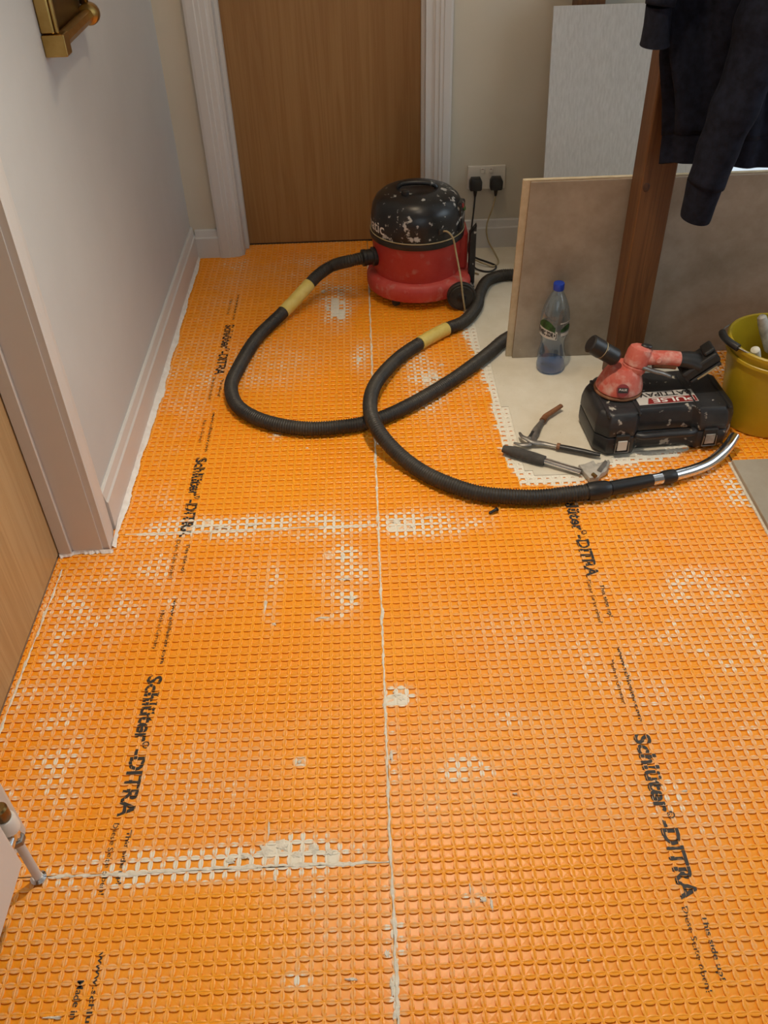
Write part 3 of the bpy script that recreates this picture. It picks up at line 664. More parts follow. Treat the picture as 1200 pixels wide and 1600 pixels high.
V, Fc = glathe([(0.0165, 0), (0.024, 0.004), (0.026, 0.010), (0.026, 0.026), (0.022, 0.034), (0.012, 0.040), (0.0, 0.041)], (x0+0.0275, yf-0.030, zb+0.024), 20, (0, 1, 0)); mk('end_knob', V, Fc, 'brass', bf, True, 0.5)
V, Fc = gsweep([(x0+0.020, yf-0.010, zb+0.046), (x0+0.020, yf-0.010, 1.55)], 0.011, 10); mk('upright', V, Fc, 'brass_dark', bf, True)

# ------------------------------------------------------------------ sockets, plugs and cables
sc_ = thing('wall_socket', (0.471, YB, 0.24), 'cream double wall socket with two black plugs in it', 'socket')
SX0, SX1, SZ0, SZ1 = 0.398, 0.545, 0.238, 0.328
B_('face_plate', (SX0, YB-0.011, SZ0), (SX1, YB-0.0005, SZ1), 'white_plastic', sc_, 0.003, 2)
for sx in (0.455, 0.487): r_ = B_('rocker_switch', (sx-0.008, YB-0.0155, SZ1-0.026), (sx+0.008, YB-0.0112, SZ1-0.008), 'white_plastic', sc_, 0.0012); B_('red_mark', (sx-0.003, YB-0.0162, SZ1-0.012), (sx+0.003, YB-0.0156, SZ1-0.010), 'sticker_red', r_)
def plug(cx, label, path, cm, rad):
    z = 0.268; o = thing('power_plug', (cx, YB-0.03, z), label, 'plug', None)
    pl = [(-0.024, -0.018), (-0.020, -0.024), (0.020, -0.024), (0.024, -0.018), (0.024, 0.010), (0.017, 0.023), (-0.017, 0.023), (-0.024, 0.010)]
    V, Fc = gprism(pl, 0, 0.038, 0.006, 2); V = [(cx+p[0], YB-0.0118-p[2], z+p[1]) for p in V]; mk('plug_body', V, Fc, 'black', o, True, 0.5)
    V, Fc = glathe([(0.0085, 0), (0.008, 0.004), (0.0075, 0.010), (0.0045, 0.026)], (cx, YB-0.030, z-0.024), 12, (0, 0, -1)); mk('cord_grip', V, Fc, 'black', o, True, 0.6)
    P, s = catmull([(cx, YB-0.030, z-0.046)] + path, 0.008); V, Fc = gsweep(P, rad, 8); mk('cable', V, Fc, cm, o, True)
    return o
plug(0.428, 'black plug with a straight black cable in the socket', [(0.424, 3.375, 0.17), (0.415, 3.365, 0.08), (0.405, 3.350, 0.012), (0.43, 3.30, 0.005), (0.50, 3.22, 0.005), (0.47, 3.17, 0.005), (0.42, 3.20, 0.005), (0.415, 3.27, 0.005)], 'black', 0.0034)
plug(0.508, 'black plug with a looping cream cable in the socket', [(0.50, 3.378, 0.18), (0.478, 3.372, 0.105), (0.485, 3.355, 0.05), (0.512, 3.320, 0.006), (0.515, 3.25, 0.005), (0.49, 3.215, 0.005), (0.45, 3.23, 0.0125), (0.42, 3.255, 0.0125), (0.405, 3.18, 0.005), (0.425, 3.15, 0.005)], 'cable_y', 0.0032)

# ------------------------------------------------------------------ vacuum cleaner
VX, VY = 0.182, 3.055
vc = thing('vacuum_cleaner', (VX, VY, 0), 'red tub vacuum cleaner with a plaster splashed black dome', 'vacuum cleaner')
V, Fc = glathe([(0.150, 0.085), (0.158, 0.090), (0.160, 0.12), (0.163, 0.215), (0.163, 0.222), (0.0, 0.222)], (VX, VY, 0), 56); drum = mk('drum', V, Fc, 'red', vc, True, 0.6)
# base: round skirt that swells backwards (+x) to carry the wheels
def base_ring(k, z):
    out = []
    for i in range(64):
        t = 2*PI*i/64; r = 0.186*k; x = r*math.cos(t); y = r*math.sin(t)*0.98
        if x > 0: y = math.copysign(max(abs(y), min(0.158*k, abs(y)*1.0+0.05*min(1, abs(y)/0.05))), y) if abs(y) > 0.01 else y; x = x*1.04
        out.append((VX+x, VY+y, z))
    return out
V = []; prof = [(0.90, 0.030), (0.99, 0.034), (1.01, 0.046), (1.01, 0.072), (0.985, 0.086), (0.93, 0.094), (0.80, 0.098)]
for k, z in prof: V += base_ring(k, z)
Fc = [(j*64+i, j*64+(i+1) % 64, (j+1)*64+(i+1) % 64, (j+1)*64+i) for j in range(len(prof)-1) for i in range(64)] + [tuple(range(63, -1, -1)), tuple(range((len(prof)-1)*64, len(prof)*64))]
mk('base', V, Fc, 'red_base', vc, True, 0.7)
V, Fc = glathe([(0.163, 0.2225), (0.170, 0.224), (0.172, 0.232), (0.170, 0.243), (0.163, 0.246), (0.0, 0.246)], (VX, VY, 0), 56); mk('rim_band', V, Fc, 'black', vc, True, 0.6)
V, Fc = gsweep([(VX+0.1685*math.cos(t), VY+0.1685*math.sin(t), 0.2472) for t in np.linspace(0, 2*PI, 73)], 0.0021, 6, False); mk('seal_strip', V, Fc, 'cable_y', vc, True)
dp = [(0.166, 0.2465), (0.166, 0.262), (0.1645, 0.300), (0.159, 0.330), (0.147, 0.353), (0.128, 0.369), (0.104, 0.379), (0.075, 0.384), (0.066, 0.383), (0.060, 0.379), (0.0, 0.378)]
V, Fc = glathe(dp, (VX, VY, 0), 56); dome = mk('dome', V, Fc, 'black_splash', vc, True, 0.6)
P, s = catmull([(VX-0.070, VY+0.01, 0.377), (VX-0.055, VY+0.01, 0.394), (VX, VY+0.005, 0.400), (VX+0.055, VY, 0.394), (VX+0.070, VY, 0.377)], 0.008); V, Fc = gsweep(P, 0.011, 10, True, 0.8); mk('carry_handle', V, Fc, 'black_splash', vc, True)
V, Fc = glathe([(0.013, 0), (0.014, 0.004), (0.013, 0.018), (0.008, 0.021)], (VX-0.045, VY-0.060, 0.378), 16); mk('top_knob', V, Fc, 'black', dome, True, 0.6)
# lettering round the dome
V, Fc = text2d('numatic', 0.062, 0.0008); xs = [v[0] for v in V]; wmax = max(xs)
ang0 = math.radians(223); R = 0.1666
V = [(VX+R*math.cos(ang0-(wmax-v[0])/R), VY+R*math.sin(ang0-(wmax-v[0])/R), 0.262+v[1]*0.9) for v in V]; mk('maker_lettering', V, Fc, 'paint_white', dome)
# cable slot, switch cluster, wand dock, inlet, wheels
def on_dome(ang, z, r): return (VX+r*math.cos(ang), VY+r*math.sin(ang), z)
a0 = math.radians(-61)
V, Fc = gbox((-0.004, -0.017, -0.010), (0.004, 0.017, 0.010), 0.002); V = move(rot(V, (0, 0, 0), 'Z', a0), on_dome(a0, 0.283, 0.1645)); mk('cable_slot', V, Fc, 'ink', dome)
a1 = math.radians(-18)
V, Fc = gbox((-0.012, -0.030, -0.055), (0.012, 0.030, 0.035), 0.008, 2); V = move(rot(V, (0, 0, 0), 'Z', a1), on_dome(a1, 0.315, 0.156)); hs = mk('switch_housing', V, Fc, 'black_splash', vc)
for nm, da, dz, mt in (('power_button', -0.10, 0.022, 'sticker_red'), ('indicator', 0.03, 0.004, 'label_green')):
    V, Fc = glathe([(0.008, 0), (0.0085, 0.002), (0.007, 0.005)], on_dome(a1+da, 0.318+dz, 0.1675), 12, (math.cos(a1), math.sin(a1), 0.2)); mk(nm, V, Fc, mt, hs, True, 0.6)
B_('rear_housing', (VX+0.135, VY-0.055, 0.096), (VX+0.180, VY+0.055, 0.240), 'red', vc, 0.012, 2)
V, Fc = gprism([(0, 0), (0.024, 0), (0.024, 0.235), (0.0, 0.205)], 0, 0.030, 0.003); V = [(VX+0.182+p[0], VY-0.075+p[2], 0.035+p[1]) for p in V]; mk('wand_dock', V, Fc, 'black_splash', vc)
ia = math.radians(196); d_ = np.array([math.cos(ia), math.sin(ia), 0]); ic = np.array([VX, VY, 0.157])
V, Fc = glathe([(0.031, 0.150), (0.034, 0.163), (0.034, 0.172), (0.028, 0.176), (0.028, 0.196), (0.030, 0.198), (0.030, 0.210), (0.024, 0.212)], ic, 24, tuple(d_)); mk('hose_inlet', V, Fc, 'black', vc, True, 0.6)
def wheel(x, y, z, r, w_, nm):
    V, Fc = glathe([(r*0.3, -0.002), (r*0.32, 0.0), (r*0.78, 0.0), (r*0.82, 0.003), (r*0.95, 0.002), (r, 0.006), (r, w_-0.006), (r*0.95, w_), (0, w_)], (x, y, z), 28, (0, 1, 0)); wo = mk(nm, V, Fc, 'rubber', vc, True, 0.5)
    V, Fc = glathe([(r*0.28, 0), (r*0.28, 0.004), (r*0.15, 0.006)], (x, y-0.0005, z), 14, (0, -1, 0)); mk('hub_cap', V, Fc, 'black', wo, True, 0.6)
wheel(VX+0.148, VY-0.187, 0.0525, 0.052, 0.026, 'wheel'); wheel(VX+0.148, VY+0.161, 0.0525, 0.052, 0.026, 'wheel')
for cx, cy in ((-0.085, -0.125), (-0.085, 0.125)):
    V, Fc = glathe([(0.012, 0), (0.0155, 0.002), (0.0155, 0.016), (0.012, 0.018)], (VX+cx, VY+cy-0.009, 0.0165), 16, (0, 1, 0)); cw = mk('castor', V, Fc, 'rubber', vc, True, 0.6)
    V, Fc = gbox((VX+cx-0.010, VY+cy-0.013, 0.016), (VX+cx+0.010, VY+cy+0.013, 0.034), 0.003); mk('castor_fork', V, Fc, 'black', cw)
# mains cable from the slot down past the wheel
P, s = catmull([on_dome(a0, 0.283, 0.166), on_dome(a0+0.05, 0.284, 0.180), on_dome(a0+0.12, 0.262, 0.195), on_dome(a0+0.19, 0.20, 0.200), (VX+0.142, VY-0.194, 0.13), (VX+0.150, VY-0.200, 0.07), (VX+0.160, VY-0.206, 0.012), (VX+0.163, VY-0.212, 0.0045)], 0.006)
V, Fc = gsweep(P, 0.0034, 8); mk('mains_cable', V, Fc, 'cable_y', vc, True)

# hose
HR = 0.0222; g0 = 0.0232
st = ic + d_*0.205
hp = [tuple(st), tuple(st+d_*0.05+np.array([0, 0, -0.003]))]
for px, py, z in ((520, 415, 0.118), (497, 430, 0.100), (478, 450, 0.076), (458, 472, 0.050), (438, 492, 0.030), (400, 530, g0), (372, 576, g0), (361, 605, g0), (372, 635, g0), (410, 657, g0), (470, 669, g0), (530, 667, g0), (585, 657, g0), (640, 633, g0), (700, 598, g0)): hp.append(tuple(atz(px, py, z)))
hp += [(0.335, 2.462, g0), (0.395, 2.535, g0), (0.455, 2.612, g0), (0.56, 2.70, g0), (0.655, 2.80, g0), (0.69, 2.90, g0), (0.665, 3.01, g0), (0.60, 3.078, g0), (0.545, 3.098, g0)]
for px, py, z in ((780, 431, g0), (760, 440, g0), (749, 460, g0), (744, 480, g0), (725, 502, g0), (695, 515, g0), (660, 534, g0), (622, 560, 0.027), (588, 598, 0.050), (578, 634, 0.069), (588, 668, 0.066), (615, 702, 0.040), (650, 731, g0), (690, 752, g0), (750, 771, g0), (830, 777, g0), (890, 772, g0), (922, 768, g0)): hp.append(tuple(atz(px, py, z)))
P, s = catmull(hp, 0.00175)
ridge = 0.5+0.5*np.cos(2*PI*s/0.0075); V, Fc = gsweep(P, HR*(0.87+0.14*ridge**1.3), 14); hose = mk('hose', V, Fc, 'hose', vc, True)
def nearest(px, py, z): q = atz(px, py, z); return int(np.argmin(np.linalg.norm(P-q, axis=1)))
for (a, c) in (((484, 445, .08), (440, 488, .03)), ((697, 513, g0), (655, 538, g0))):
    i0, i1 = sorted((nearest(*a), nearest(*c))); seg_ = P[i0:i1:3]; sr = HR*1.035*(1+0.012*np.sin(np.arange(len(seg_))*0.9)); V, Fc = gsweep(seg_, sr, 16); mk('tape_band', V, Fc, 'tape', hose, True, 0.7)
e0 = P[-1]; e1 = atz(953, 763, 0.024); e2 = atz(1018, 750, 0.022); e3 = atz(1034, 747, 0.0215); e4 = atz(1054, 743, 0.0215)
def along(a, c, rr, nm, mt, par=hose):
    a = np.array(a); c = np.array(c); n = len(rr); V, Fc = gsweep([a+(c-a)*i/(n-1) for i in range(n)], np.array(rr), 20); return mk(nm, V, Fc, mt, par, True, 0.5)
along(e0-(e1-e0)*0.15, e1, (0.0235, 0.0255, 0.0255, 0.0255, 0.0245, 0.0235, 0.019), 'hose_cuff', 'black')
along(e1, e2, (0.0195, 0.0195, 0.0190, 0.0185, 0.0185, 0.0175, 0.0170), 'wand_adapter', 'black')
along(e2, e3, (0.0162, 0.0162, 0.0162), 'wand_ferrule', 'chrome')
along(e3, e4, (0.0178, 0.0195, 0.0195, 0.0195, 0.0178), 'locking_collar', 'black')
WP, s = catmull([e4, atz(1085, 734, 0.0195), atz(1108, 724, 0.020), atz(1127, 709, 0.026), atz(1139, 696, 0.034), atz(1148, 682, 0.042)], 0.006); V, Fc = gsweep(WP, np.interp(s, [0, s[-1]*0.75, s[-1]], [0.0160, 0.0160, 0.0150]), 20); mk('wand_tube', V, Fc, 'chrome', hose, True, 0.8)

# ------------------------------------------------------------------ water bottle
bt = thing('water_bottle', (0.578, 2.452, 0), 'clear blue plastic water bottle with a blue cap', 'bottle')
bc = (0.578, 2.452, 0.0012)
bp = [(0.030, 0.0), (0.040, 0.002), (0.0445, 0.010), (0.0450, 0.022), (0.0430, 0.034), (0.0445, 0.048), (0.0435, 0.062), (0.0390, 0.082), (0.0370, 0.100), (0.0385, 0.116), (0.0435, 0.130), (0.0450, 0.142), (0.0450, 0.185), (0.0435, 0.200), (0.0385, 0.222), (0.0305, 0.244), (0.0220, 0.262), (0.0150, 0.274), (0.0135, 0.280)]
V, Fc = glathe(bp, bc, 36); mk('bottle_body', V, Fc, 'pet', bt, True, 0.9)
V, Fc = glathe([(0.029, 0.0012), (0.0390, 0.003), (0.0435, 0.0105), (0.0440, 0.022), (0.0422, 0.032)], bc, 36); mk('water', V, Fc, 'water', bt, True, 0.9)
V, Fc = glathe([(0.0160, 0.278), (0.0170, 0.280), (0.0170, 0.297), (0.0160, 0.300), (0.0, 0.300)], bc, 24); mk('cap', V, Fc, 'cap_blue', bt, True, 0.5)
def label_arc(a0, a1, z0f, z1f, nm, mt, rr, n=20, par=bt):
    V = []; Fc = []
    for i in range(n+1):
        t = i/n; a = math.radians(a0+(a1-a0)*t); z0, z1 = z0f(t), z1f(t)
        V += [(bc[0]+rr*math.cos(a), bc[1]+rr*math.sin(a), bc[2]+z0), (bc[0]+rr*math.cos(a), bc[1]+rr*math.sin(a), bc[2]+z1)]
    for i in range(n): Fc.append((2*i, 2*i+2, 2*i+3, 2*i+1))
    return mk(nm, V, Fc, mt, par, True)
lb = label_arc(185, 272, lambda t: 0.134-0.006*t, lambda t: 0.166-0.010*t*t, 'label_band', 'sticker_white', 0.0456)
label_arc(183, 262, lambda t: 0.164-0.010*t*t, lambda t: 0.172+0.020*math.sin(PI*min(1, t*1.05))**0.8, 'label_forest', 'label_green', 0.0458)
label_arc(286, 345, lambda t: 0.140-0.004*t, lambda t: 0.150-0.002*t, 'label_band', 'sticker_white', 0.0456)
label_arc(284, 350, lambda t: 0.154, lambda t: 0.162+0.014*math.sin(PI*t), 'label_forest', 'label_green', 0.0458)
label_arc(280, 352, lambda t: 0.182, lambda t: 0.186, 'label_band', 'sticker_white', 0.0456)
V, Fc = text2d('ŻYWIEC ZDRÓJ', 0.0195, 0.0010); xs = [v[0] for v in V]; W_ = max(xs); r_ = 0.0462
A1 = math.radians(270); V2 = []
for v in V:
    a = A1-(W_-v[0])/r_*0.56; t = (math.degrees(a)-185)/87; V2.append((bc[0]+r_*math.cos(a), bc[1]+r_*math.sin(a), bc[2]+0.1425-0.007*t*t+v[1]*1.05))
mk('label_lettering', V2, Fc, 'ink', lb)

# ------------------------------------------------------------------ tool case
CA = math.radians(4.0); c0 = np.array([0.812, 2.092, 0.0012]); CW, CD, CH = 0.40, 0.225, 0.132
cs_ = thing('tool_case', tuple(c0), 'scuffed black plastic tool case lying flat with two clasps', 'case')
ex = np.array([math.cos(CA), math.sin(CA), 0]); ey = np.array([-math.sin(CA), math.cos(CA), 0]); ez = np.array([0, 0, 1.0])
def cl(V): return frame_map(V, c0, ex, ey, ez)
def shell(z0, z1, inset_end, nm, flip):
    """half shell: rounded outline with a cut-out for the handle at the front"""
    hw, hd = CW/2, CD/2
    out = [(-hw+0.030, -hd), (-0.095, -hd), (-0.080, -hd+0.022), (0.075, -hd+0.022), (0.090, -hd), (hw-0.030, -hd), (hw, -hd+0.035), (hw, hd-0.045), (hw-0.04, hd), (-hw+0.04, hd), (-hw, hd-0.045), (-hw, -hd+0.035)]
    if not flip: lev = [(0.94, z0), (0.985, z0+0.010), (1.0, z0+0.022), (1.0, z1)]
    else: lev = [(1.0, z0), (0.998, z0+0.030), (0.965, z1-0.018), (0.93, z1-0.006), (0.88, z1)]
    V = []; n = len(out)
    for k, z in lev: V += [(p[0]*(1-(1-k)*0.7), p[1]*k+(0.0 if not flip else (1-k)*0.02), z) for p in out]
    Fc = [(j*n+i, j*n+(i+1) % n, (j+1)*n+(i+1) % n, (j+1)*n+i) for j in range(len(lev)-1) for i in range(n)] + [tuple(range(n-1, -1, -1)), tuple(range((len(lev)-1)*n, len(lev)*n))]
    bm = bmesh.new(); vv = [bm.verts.new(p) for p in V]
    for f in Fc: bm.faces.new([vv[i] for i in f])
    bmesh.ops.recalc_face_normals(bm, faces=list(bm.faces))
    bmesh.ops.bevel(bm, geom=[e for e in bm.edges], offset=0.004, segments=2, affect='EDGES', profile=0.5)
    V, Fc = bm_geo(bm); return mk(nm, cl(V), Fc, 'case', cs_, True, 0.7)
shell(0.0, 0.062, 0, 'bottom_shell', False); lid = shell(0.0635, CH, 0, 'lid', True)
P, s = catmull([(-0.088, -CD/2+0.012, 0.060), (-0.070, -CD/2-0.001, 0.062), (-0.04, -CD/2-0.004, 0.064), (0.04, -CD/2-0.004, 0.064), (0.068, -CD/2-0.001, 0.062), (0.084, -CD/2+0.012, 0.060)], 0.008); V, Fc = gsweep(P, 0.0115, 10, True, 0.85); mk('carry_handle', cl(V), Fc, 'case', cs_, True)
for cx in (-0.128, 0.125):
    V, Fc = gbox((cx-0.020, -CD/2-0.0065, 0.014), (cx+0.020, -CD/2+0.004, 0.072), 0.002); q = mk('clasp', cl(V), Fc, 'black', cs_)
    V, Fc = gbox((cx-0.0135, -CD/2-0.0100, 0.024), (cx+0.0135, -CD/2-0.0066, 0.056), 0.001); mk('clasp_plate', cl(V), Fc, 'white_plastic' if cx < 0 else 'steel_dirty', q)
    P = [(cx-0.018, -CD/2-0.0085, 0.050), (cx-0.020, -CD/2-0.0085, 0.017), (cx+0.020, -CD/2-0.0085, 0.017), (cx+0.018, -CD/2-0.0085, 0.050)]; V, Fc = gsweep(P, 0.0016, 6); mk('clasp_wire', cl(V), Fc, 'steel', q)
for cx in (-0.172, -0.085, 0.082, 0.170):
    V, Fc = gbox((cx-0.004, -CD/2+0.006, 0.125), (cx+0.004, CD/2-0.03, 0.1345), 0.002); mk('lid_rib', cl(V), Fc, 'case', lid)
# maker's sticker, reading from the far side
zt = CH+0.0008
stk = mk('sticker', cl([(p[0], p[1], zt+p[2]) for p in gbox((-0.075, -0.064, 0), (0.095, -0.002, 0.0005))[0]]), gbox((0, 0, 0), (1, 1, 1))[1], 'sticker_white', lid)
V, Fc = gprism([(-0.050, -0.062), (0.093, -0.062), (0.093, -0.034), (-0.040, -0.034)], zt+0.0006, zt+0.0009); mk('red_panel', cl(V), Fc, 'sticker_red', stk)
def flip_text(s, x1, y1, length, height, z, mt, bold):
    V, Fc = fit(s, length, height, bold); mk('lettering', cl([(x1-v[0], y1-v[1], z) for v in V]), Fc, mt, stk)
flip_text('PULSE', 0.086, -0.038, 0.118, 0.019, zt+0.0013, 'paint_white', 0.02)
flip_text('BATTIPAV', 0.088, -0.008, 0.150, 0.019, zt+0.0013, 'ink', 0.02)

# ------------------------------------------------------------------ suction lifter standing on the case
zc = float(c0[2]+CH+0.0012); Ls = np.array([0.700, 2.108, zc])
lf = thing('suction_lifter', tuple(Ls), 'dusty coral red cordless suction lifter standing on the black case', 'power tool')
V, Fc = glathe([(0.064, 0.0), (0.068, 0.003), (0.068, 0.007), (0.062, 0.010), (0.0, 0.010)], Ls, 40); mk('suction_pad', V, Fc, 'rust', lf, True, 0.5)
V, Fc = glathe([(0.063, 0.0102), (0.0655, 0.014), (0.064, 0.024), (0.057, 0.045), (0.048, 0.064), (0.040, 0.075), (0.034, 0.082), (0.0, 0.083)], Ls, 40); V = [(p[0]+0.10*(p[2]-zc), p[1], p[2]) for p in V]; mk('bell_housing', V, Fc, 'lifter', lf, True, 0.6)
tq = Ls+np.array([0.030, -0.004, 0.060])
ad = np.array([0.26, 0.16, 0.95]); ad /= np.linalg.norm(ad)
V, Fc = glathe([(0.030, 0.0), (0.034, 0.010), (0.034, 0.018), (0.0315, 0.021), (0.034, 0.024), (0.034, 0.060), (0.030, 0.072), (0.020, 0.078), (0.0, 0.079)], tq, 32, tuple(ad)); mk('motor_head', V, Fc, 'lifter', lf, True, 0.6)
pc = tq+ad*0.0755+np.array([0.012, -0.002, -0.001]); V, Fc = glathe([(0.012, 0), (0.0125, 0.004), (0.010, 0.007)], pc, 18, tuple(ad)); V = [(pc[0]+(p[0]-pc[0])*1.35, p[1], p[2]) for p in V]; mk('power_button', V, Fc, 'black', lf, True, 0.6)
hs0 = tq+ad*0.042+np.array([0.02, 0, 0]); he = aty(1061, 561, 2.105)
P, s = catmull([hs0, hs0*0.6+he*0.4+np.array([0, 0, 0.002]), hs0*0.25+he*0.75+np.array([0, 0, 0.002]), he], 0.008); V, Fc = gsweep(P, np.interp(s, [0, s[-1]*0.35, s[-1]], [0.026, 0.0235, 0.0245]), 20, True, 0.8); mk('handle_grip', V, Fc, 'lifter', lf, True, 0.7)
P2 = P+np.array([0, -0.006, -0.0165]); V, Fc = gsweep(P2[3:-1], 0.0130, 12, True); mk('handle_underside', V, Fc, 'rust', lf, True, 0.7)
pb = P[int(len(P)*0.33)]+np.array([0, -0.021, 0.004]); V, Fc = glathe([(0.0085, 0), (0.0085, 0.004), (0.006, 0.006)], pb, 14, (0, -1, 0.25)); mk('screw_boss', V, Fc, 'lifter', lf, True, 0.6)
bq, s = catmull([he+np.array([-0.004, 0, 0]), he+np.array([0.022, 0, -0.004]), he+np.array([0.052, 0, -0.014])], 0.006); V, Fc = gsweep(bq, np.interp(s, [0, s[-1]], [0.0235, 0.038]), 20, True, 0.75); mk('handle_collar', V, Fc, 'black', lf, True, 0.8)
# battery: slanted block
bcn = aty(1092, 563, 2.105); br = math.radians(-40)
def slant(V): return [tuple(np.array(bcn)+np.array(Matrix.Rotation(br, 3, 'Y') @ Vector(p))) for p in V]
V, Fc = gbox((-0.058, -0.034, -0.019), (0.050, 0.034, 0.012), 0.006, 2); bat = mk('battery', slant(V), Fc, 'black', lf)
V, Fc = gbox((-0.050, -0.037, -0.030), (0.044, 0.037, -0.0195), 0.004, 2); mk('battery_foot', slant(V), Fc, 'black', bat)
V, Fc = gbox((-0.030, -0.0385, -0.0275), (0.032, -0.0372, -0.0215), 0.0005); mk('battery_label', slant(V), Fc, 'cable_y', bat)
V, Fc = gbox((0.020, -0.024, 0.0122), (0.052, 0.024, 0.024), 0.005, 2); mk('release_latch', slant(V), Fc, 'black', bat)
# side vent knob
ka = aty(958, 557, 2.10); kb = aty(922, 536, 2.10); kd = kb-ka; kl = np.linalg.norm(kd)
V, Fc = glathe([(0.020, -0.012), (0.025, -0.004), (0.025, kl*0.42), (0.0235, kl*0.44), (0.0235, kl*0.50), (0.026, kl*0.52), (0.026, kl*0.96), (0.021, kl)], ka, 24, tuple(kd)); kn = mk('end_grip', V, Fc, 'black', lf, True, 0.5)
V, Fc = gsweep([tuple(ka+kd*0.47+0.0*kd)]+[tuple(ka+kd*0.49)], 0.0252, 24); mk('pale_ring', V, Fc, 'cable_y', kn, True, 0.5)
# lever under the handle
P, s = catmull([aty(1000, 572, 2.085), aty(1018, 579, 2.082), aty(1035, 583, 2.082), aty(1048, 588, 2.084)], 0.006); V, Fc = gsweep(P, np.interp(s, [0, s[-1]*.5, s[-1]], [0.0085, 0.0085, 0.0070]), 12, True, 0.7); mk('release_lever', V, Fc, 'steel', lf, True)
# badge on the bell
ba = math.radians(262); bz = 0.036; rr_ = 0.0622
V, Fc = glathe([(0.0175, 0.0), (0.0175, 0.0012), (0.0, 0.0014)], Ls+np.array([0.0036+rr_*math.cos(ba), rr_*math.sin(ba), bz]), 24, (math.cos(ba), math.sin(ba), 0.38)); bd = mk('badge', V, Fc, 'sticker_red', lf, True, 0.5)
bo = Ls+np.array([0.0036+(rr_+0.0022)*math.cos(ba), (rr_+0.0022)*math.sin(ba), bz+0.001]); bn = Vector((math.cos(ba), math.sin(ba), 0.38)).normalized(); bx = Vector((-bn.y, bn.x, 0)).normalized(); by = bn.cross(bx)
V, Fc = gbox((-0.0135, -0.0070, 0), (0.0135, 0.0070, 0.0006)); mk('badge_plate', frame_map(V, bo, bx, by, bn), Fc, 'ink', bd)
V, Fc = fit('PULSE', 0.021, 0.0055, 0.01); mk('badge_lettering', frame_map([(v[0]-0.0105, v[1]-0.001, 0.0010) for v in V], bo, bx, by, bn), Fc, 'paint_white', bd)

# ------------------------------------------------------------------ pliers
pr_ = thing('water_pump_pliers', tuple(atz(830, 686, 0)), 'open water pump pliers with worn brown and black handles', 'pliers')
def arm(pts, rads, nm, mt, par=pr_, flat=0.55, seg=10): P, s = catmull(pts, 0.004); f_ = np.interp(np.linspace(0, 1, len(P)), np.linspace(0, 1, len(rads)), rads); V, Fc = gsweep(P, f_, seg, True, flat); return mk(nm, V, Fc, mt, par, True, 0.8)
Z1 = 0.014
a1_ = arm([atz(803, 692, Z1-.002), atz(815, 695, Z1), atz(828, 693, Z1), atz(834, 680, Z1), atz(840, 668, Z1), atz(849, 655, Z1)], (0.004, 0.009, 0.010, 0.0125, 0.009, 0.0065), 'jaw_lever', 'steel')
arm([atz(848, 657, Z1), atz(853, 650, Z1+.001), atz(862, 644, Z1+.002), atz(877, 634, Z1+.004)], (0.0105, 0.0085, 0.0080, 0.0075), 'brown_handle', 'rust', flat=0.8)
arm([atz(812, 676, Z1+.006), atz(816, 682, Z1+.007), atz(824, 686, Z1+.007), atz(834, 691, Z1+.004), atz(850, 693, Z1), atz(873, 698, Z1)], (0.004, 0.007, 0.009, 0.0085, 0.0065, 0.0060), 'jaw_lever', 'steel')
arm([atz(870, 697, Z1), atz(875, 698, Z1)], (0.0115, 0.0115), 'handle_guard', 'rust', flat=0.8)
arm([atz(875, 698, Z1), atz(895, 702, Z1), atz(915, 706, Z1), atz(928, 709, Z1), atz(938, 711, Z1)], (0.0088, 0.0095, 0.0092, 0.0085, 0.0060), 'black_handle', 'black', flat=0.8)
V, Fc = glathe([(0.007, 0), (0.007, 0.003), (0.004, 0.005)], tuple(atz(827, 685, 0.0205)), 14); mk('pivot_bolt', V, Fc, 'steel', pr_, True, 0.5)
sa = atz(826, 684, 0.0205); sb = atz(833, 674, 0.0205); arm([sa, sb], (0.004, 0.004), 'adjusting_slot', 'ink', flat=0.5)

# ------------------------------------------------------------------ adjustable wrench
wr = thing('adjustable_wrench', tuple(atz(860, 725, 0)), 'large adjustable wrench with a charcoal foam grip', 'wrench')
g1, g2 = atz(786, 701, 0.0165), atz(851, 720, 0.0160)
arm([g1, g1*.95+g2*.05, g1*.5+g2*.5, g2*.97+g1*.03, g2], (0.011, 0.0165, 0.0165, 0.0165, 0.0145), 'foam_grip', 'grey_grip', wr, 0.92, 18)
h1, h2 = atz(850, 719.5, 0.0155), atz(908, 737, 0.0125)
arm([h1, h1*.5+h2*.5, h2], (0.0100, 0.0100, 0.0105), 'shaft', 'chrome', wr, 0.7, 14)
for s_ in (-1, 1):
    off = np.array([0.35, 0.94, 0])*0.0062*s_; arm([h1+off+[0, 0, .0045], h2+off+[0, 0, .0045]], (0.0022, 0.0022), 'shaft_rail', 'steel', wr, 1.0, 8)
hd_ = [atz(*p)[:2] for p in ((903, 734), (912, 746), (920, 755), (934, 754), (938, 748), (946, 744), (952, 730), (950, 726), (930, 733), (926, 727), (912, 733))]
hd_ = hd_[::-1]
V, Fc = gprism([tuple(p) for p in hd_], 0.0022, 0.0190, 0.0025, 2); mk('fixed_jaw', V, Fc, 'steel_dirty', wr, True, 0.5)
jw = [atz(*p)[:2] for p in ((931, 744), (938, 747), (948, 732), (944, 728))][::-1]; V, Fc = gprism([tuple(p) for p in jw], 0.0192, 0.0225, 0.001); mk('sliding_jaw', V, Fc, 'steel', wr)
V, Fc = gsweep([atz(926, 741, 0.0205), atz(931, 745, 0.0205)], 0.0058, 12); mk('thumb_screw', V, Fc, 'brass_dark', wr, True, 0.5)

